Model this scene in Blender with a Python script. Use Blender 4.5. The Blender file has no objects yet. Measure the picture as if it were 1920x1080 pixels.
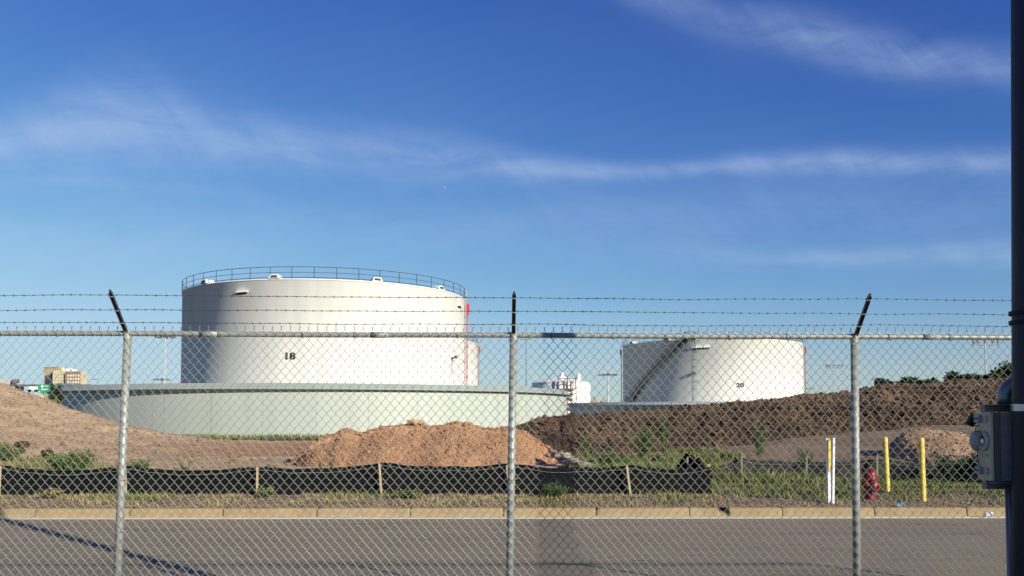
import bpy, math, random
from math import sin, cos, tan, pi, radians, sqrt, atan2, exp, floor
from mathutils import Vector, Matrix, noise

S = bpy.context.scene
COL = S.collection
random.seed(7)

# ------------------------------------------------------------------ camera, sky, sun, exposure
F = 1640.0                       # focal length in photo pixels (photo 1920 wide)
EYE = 2.0                        # metres above the road
PITCH = math.atan(73 / 1640)
cam_d = bpy.data.cameras.new('camera'); cam = bpy.data.objects.new('camera', cam_d); COL.objects.link(cam)
cam_d.sensor_width = 36; cam_d.lens = F / 1920 * 36; cam_d.shift_y = 162 / 1920
cam_d.clip_start = 0.05; cam_d.clip_end = 30000
cam.location = (0, 0, EYE); cam.rotation_euler = (pi / 2 + PITCH, 0, 0)
S.camera = cam

SUN_AZ, SUN_EL = radians(46), radians(21)
SUNV = Vector((sin(SUN_AZ) * cos(SUN_EL), -cos(SUN_AZ) * cos(SUN_EL), sin(SUN_EL)))
sun_d = bpy.data.lights.new('sun', 'SUN'); sun_d.energy = 4.8; sun_d.angle = radians(0.53); sun_d.color = (1.0, 0.955, 0.79)
sun = bpy.data.objects.new('sun', sun_d); COL.objects.link(sun)
sun.rotation_euler = SUNV.to_track_quat('Z', 'Y').to_euler(); sun.location = (20, -20, 30)

S.view_settings.view_transform = 'Standard'; S.view_settings.look = 'None'
S.view_settings.gamma = 1; S.view_settings.use_curve_mapping = False
S.view_settings.exposure = 0.55

W = bpy.data.worlds.new('World'); S.world = W; W.use_nodes = True
wt = W.node_tree; wn = wt.nodes; wl = wt.links
for n in list(wn): wn.remove(n)

def nd(tree, typ, **kw):
    n = tree.nodes.new(typ)
    for k, v in kw.items():
        setattr(n, k, v)
    return n
def mth(tree, op, a, b=None, c=None, clamp=False):
    n = tree.nodes.new('ShaderNodeMath'); n.operation = op; n.use_clamp = clamp
    for i, v in enumerate((a, b, c)):
        if v is None: continue
        if isinstance(v, (int, float)): n.inputs[i].default_value = v
        else: tree.links.new(v, n.inputs[i])
    return n.outputs[0]
def comb(tree, x, y, z):
    n = tree.nodes.new('ShaderNodeCombineXYZ')
    for i, v in enumerate((x, y, z)):
        if isinstance(v, (int, float)): n.inputs[i].default_value = v
        else: tree.links.new(v, n.inputs[i])
    return n.outputs[0]
def noi(tree, vec, scale, detail=6, rough=0.55, dist=0.0):
    n = tree.nodes.new('ShaderNodeTexNoise'); n.inputs['Scale'].default_value = scale
    n.inputs['Detail'].default_value = detail; n.inputs['Roughness'].default_value = rough
    n.inputs['Distortion'].default_value = dist
    if vec is not None: tree.links.new(vec, n.inputs['Vector'])
    return n.outputs['Fac']
def ramp(tree, fac, stops, interp='LINEAR'):
    n = tree.nodes.new('ShaderNodeValToRGB'); n.color_ramp.interpolation = interp
    e = n.color_ramp.elements
    while len(e) > 1: e.remove(e[-1])
    e[0].position = stops[0][0]; e[0].color = (*stops[0][1], 1) if len(stops[0][1]) == 3 else stops[0][1]
    for p, c in stops[1:]:
        x = e.new(p); x.color = (*c, 1) if len(c) == 3 else c
    tree.links.new(fac, n.inputs[0]); return n.outputs[0]
def mix(tree, fac, a, b, mode='MIX'):
    n = tree.nodes.new('ShaderNodeMix'); n.data_type = 'RGBA'; n.blend_type = mode; n.clamp_factor = True
    if isinstance(fac, (int, float)): n.inputs[0].default_value = fac
    else: tree.links.new(fac, n.inputs[0])
    for i, v in ((6, a), (7, b)):
        if isinstance(v, tuple): n.inputs[i].default_value = (*v, 1)
        else: tree.links.new(v, n.inputs[i])
    return n.outputs[2]
def curve1(tree, fac, pts):
    n = tree.nodes.new('ShaderNodeFloatCurve'); c = n.mapping.curves[0]
    c.points[0].location = pts[0]; c.points[1].location = pts[-1]
    for p in pts[1:-1]: c.points.new(*p)
    n.mapping.update(); tree.links.new(fac, n.inputs['Value']); return n.outputs[0]

sky = nd(wt, 'ShaderNodeTexSky'); sky.sky_type = 'NISHITA'; sky.sun_disc = False
sky.sun_elevation = SUN_EL; sky.sun_rotation = atan2(SUNV.x, SUNV.y)
sky.air_density = 1.0; sky.dust_density = 0.1; sky.ozone_density = 3.0; sky.altitude = 250
tc = nd(wt, 'ShaderNodeTexCoord'); sp = nd(wt, 'ShaderNodeSeparateXYZ'); wl.new(tc.outputs['Generated'], sp.inputs[0])
dx, dy, dz = sp.outputs
dyc = mth(wt, 'MAXIMUM', dy, 0.05)
ca = mth(wt, 'DIVIDE', dx, dyc); ce = mth(wt, 'DIVIDE', dz, dyc)           # tangent of azimuth / of elevation
a01 = mth(wt, 'MULTIPLY_ADD', ca, 1 / 1.4, 0.5, clamp=True)               # -0.7..0.7 -> 0..1
def A(px): return ((px - 960) / F + 0.7) / 1.4
def E(py): return (775 - py) / F
# cirrus: fibrous noise stretched along the streaks
warp = noi(wt, comb(wt, mth(wt, 'MULTIPLY', ca, 2.5), mth(wt, 'MULTIPLY', ce, 5.0), 1.3), 1.0, 3)
fv = comb(wt, mth(wt, 'MULTIPLY', ca, 3.2), mth(wt, 'ADD', mth(wt, 'MULTIPLY', ce, 16.0), mth(wt, 'MULTIPLY', warp, 2.6)), mth(wt, 'MULTIPLY', ca, 0.7))
fib = noi(wt, fv, 1.6, 8, 0.62, 0.35)
fv2 = comb(wt, mth(wt, 'MULTIPLY_ADD', ce, 26.0, mth(wt, 'MULTIPLY', ca, 30.0)), mth(wt, 'MULTIPLY_ADD', ce, -8.0, mth(wt, 'MULTIPLY', ca, 3.0)), 0.0)
fib2 = noi(wt, fv2, 0.55, 6, 0.6, 0.5)
fibm = mth(wt, 'MULTIPLY_ADD', fib2, 0.45, mth(wt, 'MULTIPLY', fib, 0.75))
def streak(cpts, wpts, apts, lo=0.35, hi=0.85):
    c = curve1(wt, a01, [(A(x), E(y)) for x, y in cpts])
    w = curve1(wt, a01, [(A(x), v / F) for x, v in wpts])
    am = curve1(wt, a01, [(A(x), v) for x, v in apts])
    d = mth(wt, 'DIVIDE', mth(wt, 'SUBTRACT', ce, mth(wt, 'ADD', c, mth(wt, 'MULTIPLY_ADD', warp, 0.012, -0.006))), w)
    g = mth(wt, 'EXPONENT', mth(wt, 'MULTIPLY', mth(wt, 'MULTIPLY', d, d), -1.0))
    n = mth(wt, 'MULTIPLY_ADD', fibm, 1 / (hi - lo), -lo / (hi - lo), clamp=True)
    return mth(wt, 'MULTIPLY', mth(wt, 'MULTIPLY', g, am), n)
s1 = streak([(-180, 275), (0, 262), (180, 236), (400, 252), (600, 275), (800, 290), (1000, 312), (1200, 318), (1400, 306), (1600, 298), (1890, 300), (2100, 292)],
            [(-180, 50), (0, 62), (200, 92), (400, 60), (600, 48), (800, 44), (960, 30), (1200, 16), (1500, 22), (1900, 26), (2100, 30)],
            [(-180, .45), (0, .54), (200, .62), (420, .55), (650, .50), (900, .45), (1000, .55), (1250, .62), (1500, .62), (1700, .58), (2100, .5)])
s2 = streak([(-180, -200), (900, -140), (1150, -60), (1300, 0), (1500, 50), (1700, 92), (1900, 115), (2100, 130)],
            [(-180, 30), (1200, 40), (1600, 44), (1900, 40), (2100, 40)],
            [(-180, 0), (1000, 0.05), (1200, .3), (1500, .4), (1750, .46), (2100, .4)])
s3 = streak([(-180, 345), (300, 345), (1100, 470), (1500, 482), (1900, 474), (2100, 470)],
            [(-180, 12), (300, 14), (1100, 40), (1450, 22), (1900, 24), (2100, 24)],
            [(-180, .25), (300, .12), (700, .0), (1200, .1), (1500, .3), (1700, .42), (2100, .4)])
s4 = streak([(-180, 445), (500, 440), (900, 420), (1400, 400), (1900, 380), (2100, 370)],
            [(-180, 50), (500, 60), (1000, 70), (1500, 80), (2100, 80)],
            [(-180, .25), (300, .25), (800, .22), (1300, .22), (2100, .16)], .3, .9)
cl = mth(wt, 'ADD', mth(wt, 'ADD', s1, s2), mth(wt, 'ADD', s3, s4))
veil = mth(wt, 'MULTIPLY', mth(wt, 'MULTIPLY_ADD', warp, 2.0, -0.75, clamp=True), 0.05)
cl = mth(wt, 'MULTIPLY', mth(wt, 'ADD', cl, veil), mth(wt, 'GREATER_THAN', dy, 0.06), clamp=True)
sk = nd(wt, 'ShaderNodeSeparateColor'); wl.new(sky.outputs[0], sk.inputs[0])
def grade(c, k, g, top):       # deeper blue aloft, soft shoulder near the horizon glow
    v = mth(wt, 'MULTIPLY', mth(wt, 'POWER', mth(wt, 'MULTIPLY', c, 0.1), g), k * 10)
    return mth(wt, 'DIVIDE', v, mth(wt, 'POWER', mth(wt, 'ADD', mth(wt, 'POWER', mth(wt, 'DIVIDE', v, top), 3.0), 1.0), 1 / 3))
cc_ = nd(wt, 'ShaderNodeCombineColor')
for i, (k, g, top) in enumerate(((1.80, 1.66, 5.0), (1.48, 1.48, 7.2), (1.26, 0.96, 9.6))): wl.new(grade(sk.outputs[i], k, g, top), cc_.inputs[i])
skyc = mix(wt, cl, cc_.outputs[0], (5.0, 6.4, 8.8))
bg = nd(wt, 'ShaderNodeBackground'); bg.inputs['Strength'].default_value = 0.068
wl.new(skyc, bg.inputs['Color'])
wo = nd(wt, 'ShaderNodeOutputWorld'); wl.new(bg.outputs[0], wo.inputs[0])

# ------------------------------------------------------------------ helpers
def ray(px, py):
    a = (px - 960) / F; b = -(py - 702) / F
    d = Vector((a, cos(PITCH) - b * sin(PITCH), sin(PITCH) + b * cos(PITCH)))
    return d / d.y
def at(px, py, Y):
    d = ray(px, py); return Vector((d.x * Y, Y, EYE + d.z * Y))
def zat(py, Y): return at(960, py, Y).z
def xat(px, Y): return at(px, 775, Y).x
def lerp(a, b, t): return a + (b - a) * t
def ss(x, a, b):
    t = max(0.0, min(1.0, (x - a) / (b - a))); return t * t * (3 - 2 * t)
def interp(pts, x):
    if x <= pts[0][0]: return pts[0][1]
    for (x0, y0), (x1, y1) in zip(pts, pts[1:]):
        if x <= x1: return y0 + (y1 - y0) * (x - x0) / (x1 - x0)
    return pts[-1][1]

class MB:
    def __init__(s): s.v = []; s.f = []; s.cuts = []
    def cut(s): s.cuts.append((len(s.v), len(s.f))); return s
    def each(s, name, mat, parent=None, **k):
        out = []; cs = s.cuts + [(len(s.v), len(s.f))]
        for (v0, f0), (v1, f1) in zip(cs, cs[1:]):
            if v1 == v0: continue
            b = MB(); b.v = s.v[v0:v1]; b.f = [tuple(i - v0 for i in f) for f in s.f[f0:f1]]; out.append(b.build(name, mat, parent, **k))
        return out
    def add(s, vs, fs):
        b = len(s.v); s.v += [tuple(v) for v in vs]; s.f += [tuple(i + b for i in f) for f in fs]; return s
    def box(s, c, size, rot=None, taper=1.0):
        c = Vector(c); hx, hy, hz = size[0] / 2, size[1] / 2, size[2] / 2
        vs = []
        for z in (-1, 1):
            k = taper if z > 0 else 1
            for x, y in ((-1, -1), (1, -1), (1, 1), (-1, 1)):
                p = Vector((x * hx * k, y * hy * k, z * hz))
                if rot is not None: p = rot @ p
                vs.append(c + p)
        return s.add(vs, [(3, 2, 1, 0), (4, 5, 6, 7), (0, 1, 5, 4), (1, 2, 6, 5), (2, 3, 7, 6), (3, 0, 4, 7)])
    def tube(s, pts, r, n=8, caps=True, r2=None):
        pts = [Vector(p) for p in pts]; m = len(pts); rings = []
        up = None
        for i, p in enumerate(pts):
            t = (pts[min(i + 1, m - 1)] - pts[max(i - 1, 0)]).normalized()
            if up is None:
                up = Vector((0, 0, 1)) if abs(t.z) < 0.9 else Vector((1, 0, 0))
            a = t.cross(up)
            if a.length < 1e-6: a = t.cross(Vector((0, 1, 0)))
            a.normalize(); b = a.cross(t); up = b
            rr = r if r2 is None else lerp(r, r2, i / (m - 1))
            rings.append([p + (a * cos(2 * pi * k / n) + b * sin(2 * pi * k / n)) * rr for k in range(n)])
        vs = [v for rg in rings for v in rg]; fs = []
        for i in range(m - 1):
            for k in range(n):
                fs.append((i * n + k, i * n + (k + 1) % n, (i + 1) * n + (k + 1) % n, (i + 1) * n + k))
        if caps:
            fs.append(tuple(range(n - 1, -1, -1))); fs.append(tuple((m - 1) * n + k for k in range(n)))
        return s.add(vs, fs)
    def lathe(s, c, prof, n=24, a0=0, a1=2 * pi, axis=None):
        full = abs(a1 - a0 - 2 * pi) < 1e-6; k = n if full else n + 1
        c = Vector(c); vs = []; fs = []
        for r, z in prof:
            for i in range(k):
                a = a0 + (a1 - a0) * i / n
                p = Vector((r * cos(a), r * sin(a), z))
                if axis is not None: p = axis @ p
                vs.append(c + p)
        for j in range(len(prof) - 1):
            for i in range(n):
                i2 = (i + 1) % k if full else i + 1
                fs.append((j * k + i, j * k + i2, (j + 1) * k + i2, (j + 1) * k + i))
        return s.add(vs, fs)
    def rock(s, c, r, rx=1.0, rz=0.75):
        c = Vector(c); a = random.uniform(0, pi); vs = []
        for x, y, z in ROCK:
            k = r * random.uniform(.72, 1.15)
            X = x * k * rx; Y = y * k; vs.append((c.x + X * cos(a) - Y * sin(a), c.y + X * sin(a) + Y * cos(a), c.z + z * k * rz))
        return s.add(vs, ROCKF)
    def mesh(s, name): 
        m = bpy.data.meshes.new(name); m.from_pydata(s.v, [], s.f); m.update(); return m
    def build(s, name, mat, parent=None, smooth=False, loc=None, bevel=0):
        m = s.mesh(name)
        if mat is not None: m.materials.append(mat)
        if smooth: m.polygons.foreach_set('use_smooth', [True] * len(m.polygons))
        o = bpy.data.objects.new(name, m); COL.objects.link(o)
        if parent is not None: o.parent = parent
        if loc is not None: o.location = loc
        if bevel:
            b = o.modifiers.new('bevel', 'BEVEL'); b.width = bevel; b.segments = 2; b.limit_method = 'ANGLE'
        return o
def _ico():
    t = (1 + sqrt(5)) / 2
    v = [(-1, t, 0), (1, t, 0), (-1, -t, 0), (1, -t, 0), (0, -1, t), (0, 1, t), (0, -1, -t), (0, 1, -t), (t, 0, -1), (t, 0, 1), (-t, 0, -1), (-t, 0, 1)]
    l = sqrt(1 + t * t); v = [(a / l, b / l, c / l) for a, b, c in v]
    f = [(0, 11, 5), (0, 5, 1), (0, 1, 7), (0, 7, 10), (0, 10, 11), (1, 5, 9), (5, 11, 4), (11, 10, 2), (10, 7, 6), (7, 1, 8), (3, 9, 4), (3, 4, 2), (3, 2, 6), (3, 6, 8), (3, 8, 9), (4, 9, 5), (2, 4, 11), (6, 2, 10), (8, 6, 7), (9, 8, 1)]
    return v, f
ROCK, ROCKF = _ico()

def tag(o, label=None, cat=None, group=None, kind=None):
    if label: o['label'] = label
    if cat: o['category'] = cat
    if group: o['group'] = group
    if kind: o['kind'] = kind
    return o
def empty(name, loc=(0, 0, 0), rz=0):
    o = bpy.data.objects.new(name, None); COL.objects.link(o); o.location = loc; o.rotation_euler = (0, 0, rz)
    o.empty_display_size = .2; return o
def copy_tree(o, parent=None):
    c = o.copy(); COL.objects.link(c); c.parent = parent
    for ch in list(o.children): copy_tree(ch, c)
    return c

# ------------------------------------------------------------------ materials
def mat(name, col, rough=0.8, metal=0.0, spec=0.4, var=0.0, vscale=3.0, col2=None, bump=0.0, bscale=20, detail=6, lo=.35, hi=.65, stretch=None, bdist=0.02):
    m = bpy.data.materials.new(name); m.use_nodes = True; t = m.node_tree; b = t.nodes['Principled BSDF']
    b.inputs['Roughness'].default_value = rough; b.inputs['Metallic'].default_value = metal
    b.inputs['Specular IOR Level'].default_value = spec
    g = nd(t, 'ShaderNodeNewGeometry'); vec = g.outputs['Position']
    if stretch:
        mp = nd(t, 'ShaderNodeVectorMath', operation='MULTIPLY'); t.links.new(vec, mp.inputs[0]); mp.inputs[1].default_value = stretch; vec = mp.outputs[0]
    c2 = col2 if col2 else tuple(x * (1 - var) for x in col)
    if var or col2:
        n = noi(t, vec, vscale, detail, .6)
        r = ramp(t, n, [(lo, c2), (hi, col)]); t.links.new(r, b.inputs['Base Color'])
    else: b.inputs['Base Color'].default_value = (*col, 1)
    if bump:
        bn = nd(t, 'ShaderNodeBump'); bn.inputs['Strength'].default_value = bump; bn.inputs['Distance'].default_value = bdist
        t.links.new(noi(t, vec, bscale, 5, .6), bn.inputs['Height']); t.links.new(bn.outputs[0], b.inputs['Normal'])
    m['bsdf'] = 1
    return m

M = {}
M['galv'] = mat('galvanised_steel', (.33, .335, .315), .5, .2, .5, var=.22, vscale=30, bump=.15, bscale=120, bdist=.002)
M['wire'] = mat('zinc_wire', (.29, .29, .26), .45, .2, .5, var=.15, vscale=8)
M['barb'] = mat('weathered_barbed_wire', (.10, .10, .11), .6, .5, .4, var=.3, vscale=20)
M['arm'] = mat('shade_toned_arm_steel', (.09, .09, .10), .5, .2, .5, var=.4, vscale=25)  # shade on the arms' undersides is put into this dark tone
M['darkmetal'] = mat('dark_rail_metal', (.075, .072, .085), .6, .2)
M['stairdark'] = mat('dark_stair_steel', (.022, .028, .022), .8, 0, .15)
M['rustrail'] = mat('brown_rail_metal', (.11, .06, .055), .7, .1, var=.4, vscale=2)
M['red'] = mat('red_pipe_paint', (.50, .06, .055), .45, 0, .5, var=.2, vscale=1)
M['yellow'] = mat('yellow_bollard_paint', (.78, .55, .10), .5, 0, .45, var=.18, vscale=9, bump=.1, bscale=40)
M['whitep'] = mat('white_plastic', (.78, .78, .76), .45)
M['hydrant'] = mat('hydrant_red_paint', (.17, .005, .007), .4, 0, .4, var=.3, vscale=10)
M['wood'] = mat('stake_wood', (.55, .42, .27), .85, 0, .2, var=.35, vscale=12, stretch=(8, 8, 1))
M['woodold'] = mat('old_stake_wood', (.24, .22, .15), .9, 0, .2, var=.35, vscale=12)
M['fabric'] = mat('black_silt_fabric', (.010, .0105, .0115), .9, 0, .06, var=.4, vscale=5, bump=.4, bscale=9, bdist=.03)
M['fabricold'] = mat('dusty_silt_fabric', (.075, .07, .055), .9, 0, .08, col2=(.02, .02, .019), vscale=2.2, bump=.4, bscale=7, bdist=.04)
M['cord'] = mat('pale_cord', (.22, .235, .24), .8)
M['pole'] = mat('dark_pole_paint', (.035, .034, .042), .6, .0, .4, var=.25, vscale=40, bump=.12, bscale=90, bdist=.002)
M['boxm'] = mat('cream_enclosure_paint', (.72, .58, .34), .6, 0, .5, var=.2, vscale=12)
M['boxside'] = mat('brushed_enclosure_steel', (.48, .455, .39), .45, .15, .5, var=.25, vscale=9, stretch=(1, 1, 5))
M['strut'] = mat('grey_strut', (.17, .17, .18), .5, .4, .5)
M['zincbright'] = mat('bright_zinc', (.72, .70, .66), .3, .6, .5, var=.15, vscale=30)
M['black'] = mat('black_rubber', (.012, .011, .013), .7)
M['glass'] = mat('dark_glass', (.03, .04, .055), .15, 0, .6)
M['greensign'] = mat('green_sign_sheet', (.0, .30, .155), .5)
M['signwhite'] = mat('white_sign_sheet', (.85, .85, .85), .5)
M['lamp'] = mat('flood_lamp_metal', (.16, .16, .17), .5, .3)
M['mast'] = mat('pale_mast_steel', (.46, .47, .48), .5, .2)
M['mastdark'] = mat('dark_mast_steel', (.10, .12, .13), .6, .2)
M['hoteltan'] = mat('tan_stucco', (.36, .29, .19), .9, var=.12, vscale=.3)  # tan stucco, tower shade included in the tone; far buildings share it
M['hotelcream'] = mat('sunlit_cream_stucco', (.55, .46, .32), .9, var=.1, vscale=.3)  # cream stucco, paler because sunlight on the lit faces is in the colour
M['hotelbrown'] = mat('brown_stucco', (.30, .21, .135), .9, var=.15, vscale=.3)
M['roofwhite'] = mat('white_roof_unit', (.8, .78, .72), .8)
M['concrete'] = mat('pale_concrete', (.5, .48, .45), .9, var=.2, vscale=.5)
M['aircraft'] = mat('white_aircraft_paint', (.8, .8, .8), .4)
M['aircraftgrey'] = mat('grey_aircraft_paint', (.22, .24, .27), .5)
M['leaf'] = mat('leaf_green', (.085, .13, .03), .7, 0, .3, col2=(.03, .06, .016), vscale=2.5)
M['leafdark'] = mat('leaf_dark_green', (.045, .085, .028), .7, 0, .3, col2=(.018, .04, .016), vscale=2.5)
M['stem'] = mat('weed_stem', (.13, .15, .05), .8)
M['rubble'] = mat('grey_rubble', (.33, .28, .235), .95, var=.35, vscale=3, bump=.5, bscale=8, bdist=.05)
M['boulder'] = mat('pink_sandstone', (.50, .31, .19), .9, var=.25, vscale=3, bump=.4, bscale=8, bdist=.05)
M['litter'] = mat('white_litter_paper', (.82, .82, .80), .7)
M['gapshade'] = mat('dark_gap_shade', (.05, .05, .05), .9)  # flat dark tone standing for the shade inside vents and slots
M['numblack'] = mat('black_number_paint', (.015, .015, .015), .6)

def tank_paint(name, col, courses=2.4):
    m = bpy.data.materials.new(name); m.use_nodes = True; t = m.node_tree; b = t.nodes['Principled BSDF']
    b.inputs['Roughness'].default_value = .42; b.inputs['Specular IOR Level'].default_value = .5
    g = nd(t, 'ShaderNodeNewGeometry'); s = nd(t, 'ShaderNodeSeparateXYZ'); t.links.new(g.outputs['Position'], s.inputs[0])
    st = nd(t, 'ShaderNodeVectorMath', operation='MULTIPLY'); t.links.new(g.outputs['Position'], st.inputs[0]); st.inputs[1].default_value = (1, 1, .06)
    n = noi(t, st.outputs[0], .9, 6, .6)
    n2 = noi(t, g.outputs['Position'], .35, 4, .6)
    zz = mth(t, 'FRACT', mth(t, 'DIVIDE', s.outputs[2], courses))
    seam = mth(t, 'LESS_THAN', zz, .022)
    c = ramp(t, n, [(.30, tuple(x * .90 for x in col)), (.60, col)])
    c = mix(t, mth(t, 'MULTIPLY', n2, .12), c, tuple(x * .72 for x in col))
    c = mix(t, mth(t, 'MULTIPLY', seam, .22), c, tuple(x * .55 for x in col))
    t.links.new(c, b.inputs['Base Color'])
    bn = nd(t, 'ShaderNodeBump'); bn.inputs['Strength'].default_value = .25; bn.inputs['Distance'].default_value = .05
    t.links.new(mth(t, 'MULTIPLY_ADD', n2, .6, mth(t, 'MULTIPLY', seam, -.3)), bn.inputs['Height']); t.links.new(bn.outputs[0], b.inputs['Normal'])
    return m
M['tank'] = tank_paint('white_tank_paint', (.86, .85, .82))
M['wall'] = tank_paint('pale_green_wall_paint', (.40, .425, .385), 2.2)
M['wallrim'] = tank_paint('less_lit_rim_paint', (.30, .335, .30), 50)  # wall paint darkened: weaker sun on the sloped rim is in the colour
M['inner'] = mat('bounce_cut_inner_steel', (.09, .095, .09), .8, var=.3, vscale=.5)  # unseen face, darkened to cut sunlight bounced onto the tank
M['wallfar'] = tank_paint('green_grey_wall_paint', (.34, .38, .36), 2.2)

def soil(name, stops, scale, bump=.8, bscale=14, bdist=.08, fine=60, speck=None):
    m = bpy.data.materials.new(name); m.use_nodes = True; t = m.node_tree; b = t.nodes['Principled BSDF']
    b.inputs['Roughness'].default_value = .95; b.inputs['Specular IOR Level'].default_value = .15
    g = nd(t, 'ShaderNodeNewGeometry'); v = g.outputs['Position']
    c = ramp(t, noi(t, v, scale, 8, .65, .3), stops)
    fn = noi(t, v, fine, 4, .7)
    c = mix(t, mth(t, 'MULTIPLY_ADD', fn, 2.2, -.75, clamp=True), c, mix(t, 1.0, c, (.62, .60, .58), 'MULTIPLY'))
    if speck:
        vo = nd(t, 'ShaderNodeTexVoronoi'); vo.inputs['Scale'].default_value = speck[0]; t.links.new(v, vo.inputs['Vector'])
        sc = mth(t, 'LESS_THAN', vo.outputs['Distance'], speck[1])
        c = mix(t, mth(t, 'MULTIPLY', sc, .6), c, speck[2])
    t.links.new(c, b.inputs['Base Color'])
    bn = nd(t, 'ShaderNodeBump'); bn.inputs['Strength'].default_value = bump; bn.inputs['Distance'].default_value = bdist
    t.links.new(noi(t, v, bscale, 8, .7), bn.inputs['Height']); t.links.new(bn.outputs[0], b.inputs['Normal'])
    return m
M['brown'] = soil('dark_brown_soil', [(.28, (.040, .025, .019)), (.42, (.085, .052, .035)), (.52, (.12, .075, .05)), (.60, (.16, .10, .068)), (.70, (.24, .13, .07))], .55, 1.0, 5, .18)
M['orange'] = soil('orange_sandy_soil', [(.30, (.30, .155, .085)), (.5, (.42, .225, .125)), (.7, (.50, .29, .165))], .7, .8, 12, .06, 45, (7, .16, (.30, .22, .17)))
M['tanpile'] = soil('tan_pink_soil', [(.3, (.30, .185, .12)), (.5, (.39, .25, .16)), (.7, (.45, .30, .20))], .7, .9, 9, .08, 40, (6, .16, (.22, .15, .12)))
M['pebble'] = mat('brown_pebble', (.26, .17, .11), .95, 0, .2, col2=(.13, .09, .065), vscale=2.5)
M['clod'] = M['brown']

# terrain: bare earth, hill and greener patches by place
def terrain_mat():
    m = bpy.data.materials.new('verge_earth'); m.use_nodes = True; t = m.node_tree; b = t.nodes['Principled BSDF']
    b.inputs['Roughness'].default_value = .96; b.inputs['Specular IOR Level'].default_value = .12
    g = nd(t, 'ShaderNodeNewGeometry'); v = g.outputs['Position']
    n1 = noi(t, v, .45, 7, .65, .4); n2 = noi(t, v, 6, 6, .7)
    earth = ramp(t, n1, [(.32, (.36, .24, .15)), (.5, (.50, .335, .21)), (.66, (.58, .40, .255))])
    red = ramp(t, noi(t, v, .9, 5, .6), [(.4, (.34, .165, .095)), (.6, (.46, .235, .135))])
    s = nd(t, 'ShaderNodeSeparateXYZ'); t.links.new(v, s.inputs[0]); X, Y, Z = s.outputs
    # redder soil on the flat before the round wall
    mr = mth(t, 'MULTIPLY', mth(t, 'GREATER_THAN', Y, 36), mth(t, 'MULTIPLY_ADD', X, .18, 3.2, clamp=True))
    mr = mth(t, 'MULTIPLY', mr, mth(t, 'MULTIPLY_ADD', X, -.3, 1.0, clamp=True))
    c = mix(t, mr, earth, red)
    # brown grey earth rising on the right
    gr = ramp(t, n1, [(.35, (.13, .092, .064)), (.6, (.235, .168, .115))])
    c = mix(t, mth(t, 'MULTIPLY', mth(t, 'MULTIPLY_ADD', X, .25, -.6, clamp=True), .85), c, gr)
    # stony verge strip behind the kerb
    vg = ramp(t, noi(t, v, 3.5, 8, .7), [(.35, (.10, .075, .05)), (.5, (.24, .17, .11)), (.68, (.38, .28, .18))])
    c = mix(t, mth(t, 'MULTIPLY_ADD', Y, -.6, 12.4, clamp=True), c, vg)
    # turf colour added beyond the open soil, dark to cut sunlight bounced onto tanks
    c = mix(t, mth(t, 'MAXIMUM', mth(t, 'MULTIPLY_ADD', Y, .5, -32.0, clamp=True), mth(t, 'MULTIPLY_ADD', X, -.3, -10.5, clamp=True)), c, ramp(t, n1, [(.35, (.035, .042, .02)), (.65, (.07, .07, .035))]))
    # thin ground cover colour under the grass
    gcov = ramp(t, noi(t, v, 1.6, 6, .7), [(.4, (.055, .075, .022)), (.62, (.12, .125, .045))])
    gm = mth(t, 'MULTIPLY', mth(t, 'MULTIPLY_ADD', X, .7, -3.2, clamp=True), mth(t, 'MULTIPLY_ADD', Y, -.35, 9.6, clamp=True))
    gm = mth(t, 'MULTIPLY', gm, mth(t, 'MULTIPLY_ADD', Y, 1.0, -18.3, clamp=True))
    gm = mth(t, 'MULTIPLY', gm, mth(t, 'MULTIPLY_ADD', n1, 4.0, -1.3, clamp=True))
    c = mix(t, gm, c, gcov)
    c = mix(t, mth(t, 'MULTIPLY_ADD', n2, 2.4, -1.0, clamp=True), c, mix(t, 1.0, c, (.60, .58, .56), 'MULTIPLY'))
    vo = nd(t, 'ShaderNodeTexVoronoi'); vo.inputs['Scale'].default_value = 3.2; t.links.new(v, vo.inputs['Vector'])
    c = mix(t, mth(t, 'MULTIPLY', mth(t, 'LESS_THAN', vo.outputs['Distance'], .14), .55), c, (.12, .08, .06))
    t.links.new(c, b.inputs['Base Color'])
    bn = nd(t, 'ShaderNodeBump'); bn.inputs['Strength'].default_value = .8; bn.inputs['Distance'].default_value = .07
    t.links.new(noi(t, v, 9, 8, .7), bn.inputs['Height']); t.links.new(bn.outputs[0], b.inputs['Normal'])
    return m
M['terrain'] = terrain_mat()

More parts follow.
